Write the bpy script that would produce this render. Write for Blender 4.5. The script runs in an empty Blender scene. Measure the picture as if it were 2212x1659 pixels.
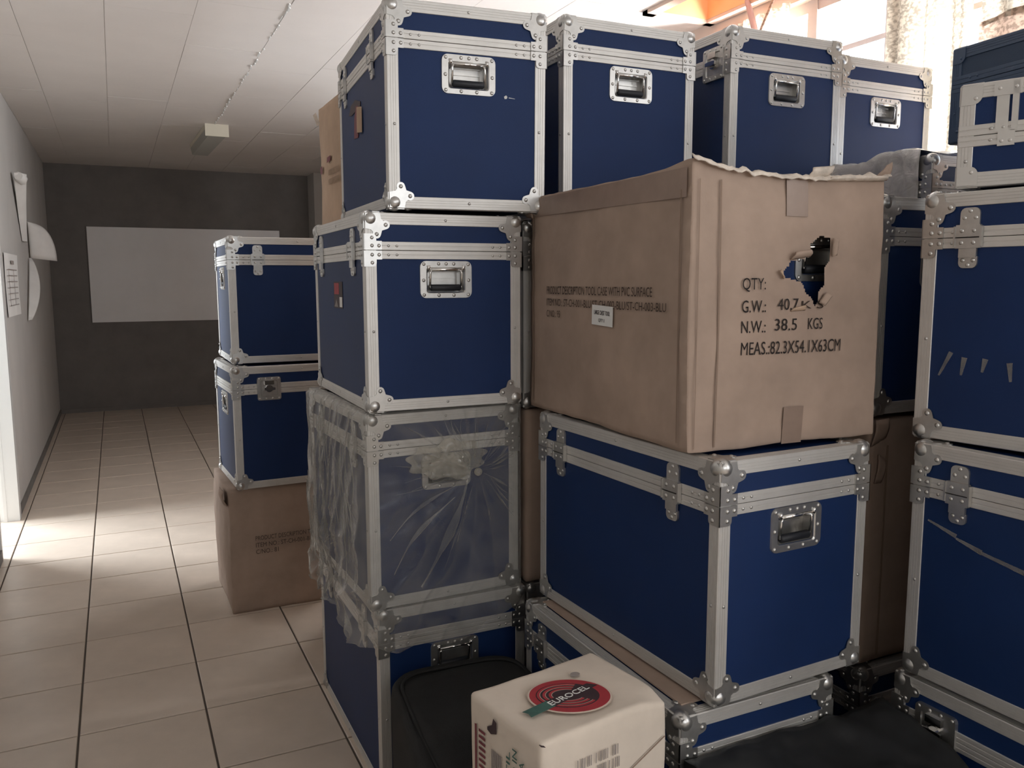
import bpy, bmesh, math, random
from mathutils import Vector, Matrix, noise
from math import sin, cos, pi, radians
random.seed(7)
SC = bpy.context.scene
COL = SC.collection

# ------------------------------------------------------------------ camera
F_PX, YAW, PITCH, ROLL, CAM_H = 1779.35, radians(25.5814), radians(7.1358), radians(-0.188), 1.4962
_f = Vector((sin(YAW)*cos(PITCH), cos(YAW)*cos(PITCH), -sin(PITCH)))
_r = Vector((cos(YAW), -sin(YAW), 0)); _u = _r.cross(_f)
_r2 = cos(ROLL)*_r + sin(ROLL)*_u; _u2 = -sin(ROLL)*_r + cos(ROLL)*_u
cd = bpy.data.cameras.new('camera'); cd.sensor_width = 36; cd.lens = F_PX/2212*36; cd.clip_start = .05
cam = bpy.data.objects.new('camera', cd); COL.objects.link(cam)
M3 = Matrix((_r2, _u2, -_f)).transposed()
cam.matrix_world = Matrix.Translation((0, 0, CAM_H)) @ M3.to_4x4()
SC.camera = cam

# ------------------------------------------------------------------ world, light, exposure
W_ = bpy.data.worlds.new('overcast_sky'); SC.world = W_; W_.use_nodes = True
bg = W_.node_tree.nodes['Background']
bg.inputs[0].default_value = (0.86, 0.93, 1.0, 1); bg.inputs[1].default_value = 2.5

def area(name, loc, rot, sx, sy, power, color=(1, 1, 1)):
    d = bpy.data.lights.new(name, 'AREA'); d.shape = 'RECTANGLE'; d.size = sx; d.size_y = sy
    d.energy = power; d.color = color
    o = bpy.data.objects.new(name, d); COL.objects.link(o); o.location = loc; o.rotation_euler = rot
    return o
# daylight through the two windows of the right wall and through the doorway on the left; far and front lamps are added fill
area('daylight_right_window', (3.45, 2.97, 2.10), (0, radians(98), 0), 1.2, .95, 350, (0.95, 0.97, 1.0))
area('daylight_rear_window', (3.25, -1.6, 1.9), (0, radians(96), 0), 1.6, 3.0, 52, (1.0, 0.97, 0.93))
area('fill_far_window', (3.2, 5.5, 2.25), (0, radians(90), radians(25)), .75, 1.6, 42, (0.95, 0.97, 1.0))  # added fill to brighten the back wall and white board
area('fill_front_opening', (1.0, -4.0, 2.0), (radians(92), 0, 0), 2.4, 1.2, 17, (1.0, 0.97, 0.93))  # added fill from behind the camera, for the front faces
area('daylight_doorway', (-2.35, 6.6, 1.55), (0, radians(-80), 0), 1.7, 1.6, 290, (0.86, 0.93, 1.0))
SC.view_settings.view_transform = 'Standard'; SC.view_settings.look = 'None'
SC.view_settings.gamma = 1; SC.view_settings.use_curve_mapping = False
SC.view_settings.exposure = 0.1
SC.cycles.use_denoising = True
SC.cycles.max_bounces = 10; SC.cycles.transparent_max_bounces = 16
SC.cycles.sample_clamp_indirect = 6

# ------------------------------------------------------------------ helpers
def link(o, parent=None):
    COL.objects.link(o)
    if parent is not None: o.parent = parent
    return o
def obj(name, data, mat=None, parent=None, mw=None):
    if isinstance(data, bmesh.types.BMesh):
        me = bpy.data.meshes.new(name); data.to_mesh(me); data.free()
    else: me = data
    if mat is not None and not me.materials: me.materials.append(mat)
    o = bpy.data.objects.new(name, me); link(o, parent)
    if mw is not None: o.matrix_local = mw
    return o
def thing(name, label, cat, loc=(0, 0, 0), yaw=0, group=None):
    o = bpy.data.objects.new(name, None); COL.objects.link(o); o.empty_display_size = .1
    o.location = loc; o.rotation_euler = (0, 0, yaw); o['label'] = label; o['category'] = cat
    if group: o['group'] = group
    return o
def tag(o, label, cat, group=None):
    o['label'] = label; o['category'] = cat
    if group: o['group'] = group
    return o
def struct(o): o['kind'] = 'structure'; return o
def box(bm, x0, y0, z0, x1, y1, z1, M=None):
    vs = [bm.verts.new(v) for v in ((x0,y0,z0),(x1,y0,z0),(x1,y1,z0),(x0,y1,z0),(x0,y0,z1),(x1,y0,z1),(x1,y1,z1),(x0,y1,z1))]
    for f in ((0,3,2,1),(4,5,6,7),(0,1,5,4),(1,2,6,5),(2,3,7,6),(3,0,4,7)): bm.faces.new([vs[i] for i in f])
    if M is not None:
        for v in vs: v.co = M @ v.co
    return bm
def boxbm(*a): return box(bmesh.new(), *a)
def prism(bm, pts, n0, n1, M=None, ax='uvn'):
    """extrude 2D polygon pts (u,v) from n0 to n1 along n"""
    a = [bm.verts.new((p[0], p[1], n0)) for p in pts]; b = [bm.verts.new((p[0], p[1], n1)) for p in pts]
    n = len(pts)
    f = [bm.faces.new(list(reversed(a))), bm.faces.new(b)]
    for i in range(n): f.append(bm.faces.new((a[i], a[(i+1) % n], b[(i+1) % n], b[i])))
    if M is not None:
        for v in a+b: v.co = M @ v.co
    return a+b
def dome(bm, u, v, n, r, M=None, h=.55, seg=8):
    """rivet head"""
    rings = []
    for k, (rr, hh) in enumerate(((1, 0), (.8, .6), (.4, .95))):
        rings.append([bm.verts.new((u+r*rr*cos(2*pi*i/seg), v+r*rr*sin(2*pi*i/seg), n+r*h*hh)) for i in range(seg)])
    for a, b in zip(rings, rings[1:]):
        for i in range(seg):
            f = bm.faces.new((a[i], a[(i+1) % seg], b[(i+1) % seg], b[i])); f.smooth = True
    bm.faces.new(rings[-1]).smooth = True
    if M is not None:
        for ring in rings:
            for q in ring: q.co = M @ q.co
def tube(bm, pts, r, seg=8, smooth=True):
    pts = [Vector(p) for p in pts]; rings = []
    for i, p in enumerate(pts):
        d = (pts[min(i+1, len(pts)-1)] - pts[max(i-1, 0)]).normalized()
        a = d.orthogonal().normalized() if i == 0 else (prev - d*prev.dot(d)).normalized()
        prev = a; b = d.cross(a)
        rr = r[i] if isinstance(r, (list, tuple)) else r
        rings.append([bm.verts.new(p + rr*(cos(2*pi*k/seg)*a + sin(2*pi*k/seg)*b)) for k in range(seg)])
    for a, b in zip(rings, rings[1:]):
        for k in range(seg):
            f = bm.faces.new((a[k], a[(k+1) % seg], b[(k+1) % seg], b[k])); f.smooth = smooth
    bm.faces.new(list(reversed(rings[0]))); bm.faces.new(rings[-1])
def sphere(bm, c, r, seg=20, rings=12):
    g = bmesh.ops.create_uvsphere(bm, u_segments=seg, v_segments=rings, radius=r, matrix=Matrix.Translation(c))
    for v in g['verts']:
        for f in v.link_faces: f.smooth = True
def arc(cx, cy, r, a0, a1, n):
    return [(cx+r*cos(radians(a0+(a1-a0)*i/n)), cy+r*sin(radians(a0+(a1-a0)*i/n))) for i in range(n+1)]
def rrect(u0, v0, u1, v1, r, n=4):
    return arc(u1-r, v0+r, r, -90, 0, n)+arc(u1-r, v1-r, r, 0, 90, n)+arc(u0+r, v1-r, r, 90, 180, n)+arc(u0+r, v0+r, r, 180, 270, n)
def sheet(bm, fn, nu, nv, smooth=True):
    vs = [[bm.verts.new(fn(i/nu, j/nv)) for i in range(nu+1)] for j in range(nv+1)]
    for j in range(nv):
        for i in range(nu):
            f = bm.faces.new((vs[j][i], vs[j][i+1], vs[j+1][i+1], vs[j+1][i])); f.smooth = smooth
    return vs

# ------------------------------------------------------------------ materials
def mat(name, color=(.5,.5,.5), rough=.5, metal=0, spec=.5, bump=0, bscale=200, var=0, vscale=4, stretch=None, sheen=0, detail=4, dark=None):
    m = bpy.data.materials.new(name); m.use_nodes = True; nt = m.node_tree; N = nt.nodes; L = nt.links
    p = N['Principled BSDF']
    p.inputs['Base Color'].default_value = (*color, 1); p.inputs['Roughness'].default_value = rough
    p.inputs['Metallic'].default_value = metal; p.inputs['Specular IOR Level'].default_value = spec
    if sheen: p.inputs['Sheen Weight'].default_value = sheen; p.inputs['Sheen Roughness'].default_value = .6
    tc = N.new('ShaderNodeTexCoord'); src = tc.outputs['Object']
    if stretch:
        mp = N.new('ShaderNodeMapping'); mp.inputs['Scale'].default_value = stretch; L.new(src, mp.inputs['Vector']); src = mp.outputs[0]
    if var:
        n = N.new('ShaderNodeTexNoise'); n.inputs['Scale'].default_value = vscale; n.inputs['Detail'].default_value = detail
        n.inputs['Roughness'].default_value = .62
        L.new(src, n.inputs['Vector'])
        r = N.new('ShaderNodeValToRGB'); L.new(n.outputs['Fac'], r.inputs[0])
        lo = dark if dark else tuple(c*(1-var) for c in color); hi = tuple(min(1, c*(1+var)) for c in color)
        r.color_ramp.elements[0].position = .3; r.color_ramp.elements[1].position = .7
        r.color_ramp.elements[0].color = (*lo, 1); r.color_ramp.elements[1].color = (*hi, 1)
        L.new(r.outputs[0], p.inputs['Base Color'])
    if bump:
        n = N.new('ShaderNodeTexNoise'); n.inputs['Scale'].default_value = bscale; n.inputs['Detail'].default_value = 2
        L.new(src, n.inputs['Vector'])
        b = N.new('ShaderNodeBump'); b.inputs['Strength'].default_value = bump; b.inputs['Distance'].default_value = .002
        L.new(n.outputs['Fac'], b.inputs['Height']); L.new(b.outputs[0], p.inputs['Normal'])
    return m
M_BLUE = mat('blue_pvc', (.006, .026, .102), .50, spec=.28, bump=.35, bscale=900, var=.10, vscale=3)
M_ALU = mat('brushed_aluminium', (.66, .64, .61), .46, metal=.55, var=.07, vscale=9, stretch=(1, 1, 1))
M_STEEL = mat('steel_plate', (.56, .55, .53), .33, metal=.9, var=.10, vscale=30)
M_CHROME = mat('chrome', (.80, .79, .77), .12, metal=1)
M_RUBBER = mat('black_rubber', (.012, .014, .02), .5)
M_KRAFT = mat('kraft_cardboard', (.40, .30, .24), .85, spec=.15, bump=.25, bscale=60, var=.14, vscale=5)
M_KRAFT_L = mat('pale_kraft_cardboard', (.50, .36, .26), .85, spec=.15, bump=.25, bscale=60, var=.12, vscale=5)
M_KRAFT_IN = mat('torn_cardboard', (.66, .58, .50), .95, spec=.1, bump=.4, bscale=120, var=.25, vscale=30)
M_TAPE = mat('brown_packing_tape', (.30, .215, .17), .38, spec=.4, var=.1, vscale=14)
M_CREASE = mat('crease_shadow_print', (.27, .195, .15), .9, spec=.1)
M_CREASE2 = mat('very_faint_ink', (.36, .26, .19), .9, spec=.1, var=.2, vscale=40)
M_INK = mat('faded_ink', (.075, .062, .058), .85, spec=.1, var=.55, vscale=60, dark=(.03, .03, .032))
M_INK_F = mat('worn_ink', (.11, .082, .066), .9, spec=.1, var=.5, vscale=60, dark=(.06, .048, .042))
M_WHITEBOX = mat('white_cardboard', (.66, .57, .48), .8, spec=.2, bump=.15, bscale=80, var=.08, vscale=7)
M_PAPER = mat('white_paper', (.72, .70, .67), .8, spec=.2, var=.05, vscale=8)
M_LABEL = mat('white_label', (.78, .77, .74), .6)
M_RED = mat('red_print', (.36, .035, .045), .6, var=.1, vscale=30)
M_REDD = mat('dark_red_print', (.16, .03, .04), .6)
M_DK = mat('dark_print', (.045, .025, .03), .6)
M_GREEN = mat('green_print', (.05, .115, .095), .7, var=.2, vscale=40)
M_GREY_P = mat('grey_print', (.30, .26, .24), .8)
M_GOLD = mat('pale_ring_print', (.55, .42, .34), .7)
M_CHIP = mat('chipped_white', (.7, .7, .68), .8)
M_BLACK = mat('black_fabric', (.017, .017, .017), .75, spec=.3, bump=.6, bscale=500, var=.3, vscale=6)
M_BLACKP = mat('black_plastic_sheet', (.014, .015, .016), .55, spec=.4, bump=.5, bscale=25, var=.3, vscale=6)
M_NAVY = mat('dark_navy_panel', (.018, .042, .085), .45, spec=.4, bump=.3, bscale=700)
M_NAVYRAIL = mat('dark_painted_rail', (.045, .075, .13), .4, spec=.5)  # rail colour lifted bluer to imitate the haze near the window

def film_mat(name, milky, base):
    m = bpy.data.materials.new(name); m.use_nodes = True; nt = m.node_tree; N = nt.nodes; L = nt.links
    N.remove(N['Principled BSDF']); out = N['Material Output']
    tr = N.new('ShaderNodeBsdfTransparent'); gl = N.new('ShaderNodeBsdfPrincipled')
    tr.inputs[0].default_value = (.93, .93, .92, 1)
    gl.inputs['Base Color'].default_value = (*milky, 1); gl.inputs['Roughness'].default_value = .16; gl.inputs['Specular IOR Level'].default_value = .8
    tc = N.new('ShaderNodeTexCoord')
    n = N.new('ShaderNodeTexNoise'); n.inputs['Scale'].default_value = 11; n.inputs['Detail'].default_value = 5; n.inputs['Distortion'].default_value = .8
    L.new(tc.outputs['Object'], n.inputs['Vector'])
    r = N.new('ShaderNodeMapRange'); r.inputs[1].default_value = .38; r.inputs[2].default_value = .72; r.inputs[3].default_value = base*.75; r.inputs[4].default_value = base*1.9
    L.new(n.outputs['Fac'], r.inputs[0])
    lw = N.new('ShaderNodeLayerWeight'); lw.inputs['Blend'].default_value = .25
    ad = N.new('ShaderNodeMath'); ad.operation = 'MULTIPLY_ADD'; ad.inputs[1].default_value = .75; ad.use_clamp = True
    L.new(lw.outputs['Facing'], ad.inputs[0]); L.new(r.outputs[0], ad.inputs[2])
    n2 = N.new('ShaderNodeTexNoise'); n2.inputs['Scale'].default_value = 26; n2.inputs['Detail'].default_value = 3; n2.inputs['Distortion'].default_value = 1.2
    L.new(tc.outputs['Object'], n2.inputs['Vector'])
    b = N.new('ShaderNodeBump'); b.inputs['Strength'].default_value = .7; b.inputs['Distance'].default_value = .006
    L.new(n2.outputs['Fac'], b.inputs['Height']); L.new(b.outputs[0], gl.inputs['Normal'])
    mx = N.new('ShaderNodeMixShader'); L.new(ad.outputs[0], mx.inputs[0]); L.new(tr.outputs[0], mx.inputs[1]); L.new(gl.outputs[0], mx.inputs[2])
    L.new(mx.outputs[0], out.inputs[0]); return m
M_FILM = film_mat('clear_plastic_film', (.62, .59, .55), .10)
M_FILM2 = film_mat('milky_plastic_film', (.55, .52, .50), .62)
M_FILM3 = film_mat('bunched_plastic_film', (.62, .58, .50), .34)
M_FILM4 = film_mat('creased_plastic_film', (.62, .60, .56), .13)

def cloth_mat(name, color, fac):
    m = bpy.data.materials.new(name); m.use_nodes = True; nt = m.node_tree; N = nt.nodes; L = nt.links
    N.remove(N['Principled BSDF']); out = N['Material Output']
    d = N.new('ShaderNodeBsdfDiffuse'); t = N.new('ShaderNodeBsdfTranslucent'); mx = N.new('ShaderNodeMixShader')
    tc = N.new('ShaderNodeTexCoord'); mp = N.new('ShaderNodeMapping'); mp.inputs['Scale'].default_value = (60, 60, 90)
    n = N.new('ShaderNodeTexNoise'); n.inputs['Scale'].default_value = 1; n.inputs['Detail'].default_value = 3
    L.new(tc.outputs['Object'], mp.inputs[0]); L.new(mp.outputs[0], n.inputs['Vector'])
    r = N.new('ShaderNodeValToRGB'); r.color_ramp.elements[0].position = .42; r.color_ramp.elements[1].position = .56
    r.color_ramp.elements[0].color = (*[c*.55 for c in color], 1); r.color_ramp.elements[1].color = (*color, 1)
    L.new(n.outputs['Fac'], r.inputs[0]); L.new(r.outputs[0], d.inputs[0]); L.new(r.outputs[0], t.inputs[0])
    mx.inputs[0].default_value = fac; L.new(d.outputs[0], mx.inputs[1]); L.new(t.outputs[0], mx.inputs[2]); L.new(mx.outputs[0], out.inputs[0])
    return m
M_CURTAIN = cloth_mat('sheer_cream_curtain', (.50, .43, .34), .30)
M_CURTAIN2 = cloth_mat('beige_curtain_lining', (.42, .30, .23), .25)
M_TIE = mat('mauve_curtain_tie', (.42, .28, .27), .8, bump=.5, bscale=80)

# setting materials
def tile_mat():
    m = mat('beige_floor_tile', (.62, .52, .43), .30, spec=.45, var=.10, vscale=3.5, detail=6)
    return m
M_TILE = tile_mat()
M_GROUT = mat('dark_grout', (.10, .08, .065), .9)
M_CEIL = mat('painted_ceiling_board', (.76, .72, .685), .85, spec=.15, bump=.2, bscale=40, var=.03, vscale=2)
M_CEILGAP = mat('ceiling_backing', (.74, .71, .68), .9)
M_WALL = mat('pale_grey_wall', (.50, .48, .455), .8, spec=.2, bump=.2, bscale=60, var=.05, vscale=2)
M_WALLB = mat('brown_grey_wall', (.185, .172, .16), .85, spec=.2, bump=.25, bscale=50, var=.10, vscale=5)
M_WALLP = mat('pink_cream_wall', (.62, .48, .40), .8, spec=.2, var=.04, vscale=2)
M_RECESS = mat('glow_tinted_recess_lining', (.78, .42, .20), .7, var=.05, vscale=3)  # warm glow inside the recess is put into this colour
M_WHITE = mat('white_gloss_paint', (.78, .78, .76), .35)
M_BOARD = mat('whiteboard_surface', (.80, .78, .765), .35, spec=.4, var=.04, vscale=2)
M_LAMP = mat('cream_lamp_housing', (.72, .68, .56), .5)
M_DIFF = mat('grey_lamp_diffuser', (.42, .42, .38), .4)
M_WINF = mat('beige_window_frame', (.40, .34, .31), .5)

# ------------------------------------------------------------------ room
XL, XR, YB, YF, ZC = -.64, 2.845, 10.65, -3.6, 2.81
floor = struct(obj('floor', boxbm(-2.7, YF-.2, -.06, XR+.2, YB+.2, -.006), M_GROUT))
# tiles: one object each, shared mesh data
def tile_mesh(x0, x1, y0, y1, g=.0035):
    bm = bmesh.new(); a = .0022
    t = [(x0+g, y0+g), (x1-g, y0+g), (x1-g, y1-g), (x0+g, y1-g)]
    i = [(x0+g+a, y0+g+a), (x1-g-a, y0+g+a), (x1-g-a, y1-g-a), (x0+g+a, y1-g-a)]
    b_ = [bm.verts.new((*p, -.006)) for p in t]; m_ = [bm.verts.new((*p, -.0015)) for p in t]; c_ = [bm.verts.new((*p, 0)) for p in i]
    for r0, r1 in ((b_, m_), (m_, c_)):
        for k in range(4): bm.faces.new((r0[k], r0[(k+1) % 4], r1[(k+1) % 4], r1[k]))
    bm.faces.new(c_)
    me = bpy.data.meshes.new('floor_tile'); bm.to_mesh(me); bm.free(); me.materials.append(M_TILE); return me
TX, TY = .40, .4025
full = tile_mesh(0, TX, 0, TY); X0 = -.592-TX
for ix in range(0, 10):
    for iy in range(0, 28):
        x, y = X0+ix*TX, 2.945-TY*4+iy*TY
        if y > YB: continue
        cut_l = max(0, XL-.16-x) if not (4.9 < y+.2 < 6.1) else 0
        if ix == 0:
            if x+TX < XL: continue
        if x > XR: continue
        o = obj('floor_tile', full, None, floor); o.location = (x, y, 0)
        if random.random() < .5: o.rotation_euler = (0, 0, pi); o.location = (x+TX, y+TY, 0)
# front part of the floor, behind the camera
struct(obj('floor_rear', boxbm(XL-.1, YF-.1, -.005, XR+.1, 2.945-TY*4-.002, 0), M_TILE))
# walls
DY0, DY1, DZ = 5.09, 5.97, 2.08
def wallpart(name, m, *bs):
    bm = bmesh.new()
    for b in bs: box(bm, *b)
    return struct(obj(name, bm, m))
wall_left = wallpart('wall_left', M_WALL, (XL-.15, YF, 0, XL, DY0, ZC+.1), (XL-.15, DY1, 0, XL, YB+.15, ZC+.1), (XL-.15, DY0, DZ, XL, DY1, ZC+.1))
wall_back = wallpart('wall_back', M_WALLB, (XL-.15, YB, 0, 2.26, YB+.15, ZC+.1))
wallpart('wall_back_return', M_WALL, (2.26, YB-.35, 0, XR+.2, YB+.15, ZC+.1))
WY0, WY1, WZ0, WZ1 = 1.15, 3.50, 1.35, 2.74       # window beside the cases
VY0, VY1, VZ0, VZ1 = -3.2, 0.55, .95, 2.74        # window beside the camera
UY0, UY1, UZ0, UZ1 = 4.6, 6.4, 1.85, 2.7            # window added far back, unseen, to light the back wall
wall_right = wallpart('wall_right', M_WALLP, (XR, YF, 0, XR+.2, VY0, ZC+.4), (XR, VY0, 0, XR+.2, VY1, VZ0), (XR, VY0, VZ1, XR+.2, VY1, ZC+.4),
    (XR, VY1, 0, XR+.2, WY0, ZC+.4), (XR, WY0, 0, XR+.2, WY1, WZ0), (XR, WY0, WZ1, XR+.2, WY1, ZC+.4), (XR, WY1, 0, XR+.2, UY0, ZC+.4), (XR, UY0, 0, XR+.2, UY1, UZ0), (XR, UY0, UZ1, XR+.2, UY1, ZC+.4), (XR, UY1, 0, XR+.2, YB+.15, ZC+.4))
wallpart('wall_front', M_WALL, (XL-.15, YF-.15, 0, -.25, YF, ZC+.1), (-.25, YF-.15, 0, 2.25, YF, 1.35), (-.25, YF-.15, 2.65, 2.25, YF, ZC+.1), (2.25, YF-.15, 0, XR+.2, YF, ZC+.1))  # opening added behind the camera to let the fill light in
# side room beyond the doorway
wallpart('wall_side_room', M_WALL, (-2.75, 4.2, 0, -2.6, 5.4, 2.6), (-2.75, 5.4, 0, -2.6, 7.6, .8), (-2.75, 5.4, 2.4, -2.6, 7.6, 2.6), (-2.75, 7.6, 0, -2.6, 8.6, 2.6),
    (-2.7, 4.05, 0, XL-.15, 4.2, 2.6), (-2.7, 8.6, 0, XL-.15, 8.75, 2.6), (-2.75, 4.05, 2.6, XL-.15, 8.75, 2.7))
# door frame
d1 = struct(obj('door_1', bmesh.new(), None))
bm = bmesh.new(); box(bm, XL-.17, DY1-.035, 0, XL-.075, DY1, DZ); box(bm, XL-.075, DY1-.05, 0, XL+.018, DY1+.0, DZ); box(bm, XL-.068, DY1-.056, 0, XL-.05, DY1, DZ); box(bm, XL, DY1-.01, 0, XL+.018, DY1+.035, DZ)
obj('door_jamb', bm, M_WHITE, d1)
bm = bmesh.new(); box(bm, XL-.17, DY0, 0, XL+.01, DY0+.03, DZ); obj('door_jamb', bm, M_WHITE, d1)
bm = bmesh.new(); box(bm, XL-.17, DY0, DZ-.03, XL+.018, DY1+.035, DZ+.03); obj('door_head', bm, M_WHITE, d1)
# baseboards: a dark skim where wall meets tile
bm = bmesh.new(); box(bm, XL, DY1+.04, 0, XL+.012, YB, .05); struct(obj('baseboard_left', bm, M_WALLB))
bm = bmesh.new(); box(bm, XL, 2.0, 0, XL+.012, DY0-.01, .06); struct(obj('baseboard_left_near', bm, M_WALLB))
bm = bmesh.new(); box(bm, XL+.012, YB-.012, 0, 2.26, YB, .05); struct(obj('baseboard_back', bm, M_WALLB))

# ceiling with separate boards
RX0, RX1, RY0, RY1 = 2.47, 2.80, 2.70, 3.53       # recess
ceiling = wallpart('ceiling', M_CEILGAP, (XL-.15, YF, ZC+.004, RX0, YB, ZC+.06), (RX0, YF, ZC+.004, XR+.2, RY0, ZC+.06), (RX0, RY1, ZC+.004, XR+.2, YB, ZC+.06), (RX1, RY0, ZC+.004, XR+.2, RY1, ZC+.06))
def board(x0, x1, y0, y1, dz=0, g=.0013):
    bm = bmesh.new(); box(bm, x0+g, y0+g, ZC+dz, x1-g, y1-g, ZC+.0038)
    obj('ceiling_board', bm, M_CEIL, ceiling)
xs = [XL, -.37, .03, .43, .838, 1.235, 1.64, 2.04, 2.44, XR]
starts = {1: [4.2, 5.02], 2: [3.7, 4.55, 5.57], 3: [3.4, 4.3, 5.1, 5.62], 4: [3.9, 4.74, 5.5], 0: [4.3, 5.3]}
for k in range(9):
    near = [YF, -1.8, 0, 1.5, 2.7]+starts.get(k, [3.54, 4.4, 5.3])+[6.32]
    ys = near + [6.32+.40*(1+j*2)+(.2 if k % 2 else 0) for j in range(5)] + [YB]
    ys = sorted(set(ys))
    for a, b in zip(ys, ys[1:]):
        dz = random.uniform(-.0015, .0005)
        if k == 8:
            if a >= 2.7 and b <= 3.55:
                board(RX1+.0, XR, a, b, dz); board(2.44, RX0, a, b, dz); continue
        board(xs[k], xs[k+1], a, b, dz)
# the frayed joint running along the ceiling
bm = bmesh.new()
y = 3.0
while y < 8.6:
    w = random.uniform(.003, .008); l = random.uniform(.03, .10)
    if random.random() < .8:
        xx = .838+random.uniform(-.008, .008)
        prism(bm, [(xx-w, y), (xx+w*.6, y+.01), (xx+w, y+l), (xx-w*.5, y+l*.9)], ZC-.002-random.uniform(0, .005), ZC)
    y += random.uniform(.04, .10)
o = obj('frayed_joint_tape', bm, M_WHITE, ceiling); o['label'] = 'frayed white paper tape hanging from a ceiling joint'
# recess
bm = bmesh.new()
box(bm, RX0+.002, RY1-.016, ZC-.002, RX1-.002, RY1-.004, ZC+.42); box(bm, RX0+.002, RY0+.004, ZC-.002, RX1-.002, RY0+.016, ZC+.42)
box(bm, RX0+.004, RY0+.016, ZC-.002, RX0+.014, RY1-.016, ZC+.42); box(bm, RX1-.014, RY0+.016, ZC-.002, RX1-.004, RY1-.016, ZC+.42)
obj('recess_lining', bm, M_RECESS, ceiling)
bm = bmesh.new()
box(bm, RX0-.045, RY1-.012, ZC-.018, RX1+.04, RY1+.03, ZC+.004); box(bm, RX0-.045, RY0-.03, ZC-.018, RX0+.012, RY1+.03, ZC+.004)
box(bm, RX1-.012, RY0-.03, ZC-.018, RX1+.04, RY1+.03, ZC+.004); box(bm, RX0-.045, RY0-.03, ZC-.018, RX1+.04, RY0+.012, ZC+.004)
obj('recess_trim', bm, M_WALLP, ceiling)

# windows
def window(name, y0, y1, z0, z1, bars, transoms):
    w = struct(obj(name, bmesh.new(), None))
    bm = bmesh.new(); box(bm, XR+.05, y0, z0, XR+.11, y0+.045, z1); box(bm, XR+.05, y1-.045, z0, XR+.11, y1, z1)
    box(bm, XR+.05, y0, z0, XR+.11, y1, z0+.05); box(bm, XR+.05, y0, z1-.05, XR+.11, y1, z1); obj('window_frame', bm, M_WINF, w)
    for yb, wd in bars: obj('window_mullion', boxbm(XR+.045, yb-wd/2, z0, XR+.11, yb+wd/2, z1), M_WINF, w)
    for a, b, z in transoms: obj('window_transom', boxbm(XR+.06, a, z-.011, XR+.10, b, z+.011), M_WINF, w)
    obj('window_sill', boxbm(XR-.03, y0-.03, z0-.03, XR+.05, y1+.03, z0), M_WHITE, w)
    return w
window('window_1', WY0, WY1, WZ0, WZ1, [(3.36, .03), (2.905, .055), (2.455, .10), (1.9, .05)], [(2.47, 2.9, 2.49), (1.2, 2.42, 2.49)])
window('added_window_3', UY0, UY1, UZ0, UZ1, [(5.5, .05)], [])
window('window_2', VY0, VY1, VZ0, VZ1, [(-2.3, .05), (-1.3, .09), (-.4, .05)], [(-3.2, .5, 2.2)])

# curtains
def curtain(name, label, y0, y1, z0, z1, mt, amp=.016, waves=5, taper=None, x=XR-.022, slant=0, nv=14):
    bm = bmesh.new()
    def fn(u, v):
        c = (taper if taper else 1); wv = 1+(c-1)*(1-v)
        y = y0+(y1-y0)*(u*wv) + slant*(1-v)
        z = z0+(z1-z0)*v + .012*sin(u*17)*(1-v)
        xx = x + amp*sin(u*waves*2*pi)*(.5+.5*v) + amp*.4*sin(u*waves*4.3*pi+2+v*2)
        return (xx, y, z)
    sheet(bm, fn, waves*12, nv)
    o = obj(name, bm, mt); return tag(o, label, 'curtain')
curtain('curtain', 'cream curtain gathered at the far end of the window, beside the pinkish pillar', 3.32, 2.98, 2.05, 2.74, M_CURTAIN, waves=4, slant=.04)
curtain('curtain', 'sheer cream curtain with bright gaps hanging between window post and dark navy case', 2.44, 2.07, 1.5, 2.76, M_CURTAIN, waves=3)
c3 = curtain('curtain', 'short cream curtain with brown hem above the dark navy case at the far right', 2.04, 1.2, 2.38, 2.76, M_CURTAIN, waves=5)
bm = bmesh.new()
sheet(bm, lambda u, v: (XR-.025+.010*sin(u*31), 2.04-.86*u, 2.16+.24*v+.012*sin(u*9)), 40, 4)
o = obj('curtain_hem', bm, M_CURTAIN2, c3); o['label'] = 'brownish lining below the cream cloth'
bm = bmesh.new()
tube(bm, [(XR-.06, 3.215, 2.805), (XR-.06, 3.165, 2.68), (XR-.06, 3.13, 2.56), (XR-.06, 3.11, 2.40)], [.013, .015, .015, .013], 10)
tube(bm, [(XR-.078, 3.20, 2.805), (XR-.078, 3.15, 2.68), (XR-.078, 3.115, 2.56), (XR-.078, 3.10, 2.40)], [.011, .012, .012, .011], 8)
tag(obj('curtain_tie', bm, M_TIE), 'mauve curtain tie-back hanging at the far end of the window', 'curtain tie')
bm = bmesh.new(); tube(bm, [(XR-.13, 2.92, 2.80), (XR-.13, 3.06, 2.60), (XR-.13, 3.15, 2.45)], .006, 6)
obj('curtain_cord', bm, M_CURTAIN2, bpy.data.objects['curtain'])['label'] = 'thin pale slanting cord'

# back wall board, ceiling light, torn paper
t = thing('whiteboard', 'blank white board on the dark back wall of the room', 'whiteboard', (-.243, YB-.02, 1.045))
obj('board_panel', boxbm(0, 0, 0, 2.12, .02, 1.07), M_BOARD, t)
bm = bmesh.new(); 
for b in ((-.008, -.006, -.008, 2.128, .02, .004), (-.008, -.006, 1.066, 2.128, .02, 1.078), (-.008, -.006, 0, .004, .02, 1.07), (2.116, -.006, 0, 2.128, .02, 1.07)): box(bm, *b)
obj('board_frame', bm, M_BOARD, t)
t = thing('ceiling_light', 'long box-shaped ceiling light, not lit, near the back of the room', 'ceiling light', (.835, 8.1, ZC), radians(1.5))
obj('end_cap', boxbm(-.095, -.60, -.10, .095, -.59, 0), M_LAMP, t); obj('end_cap', boxbm(-.07, .59, -.08, .07, .60, 0), M_LAMP, t)
obj('lamp_housing', boxbm(-.09, -.59, -.035, .09, .59, 0), M_LAMP, t)
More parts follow.
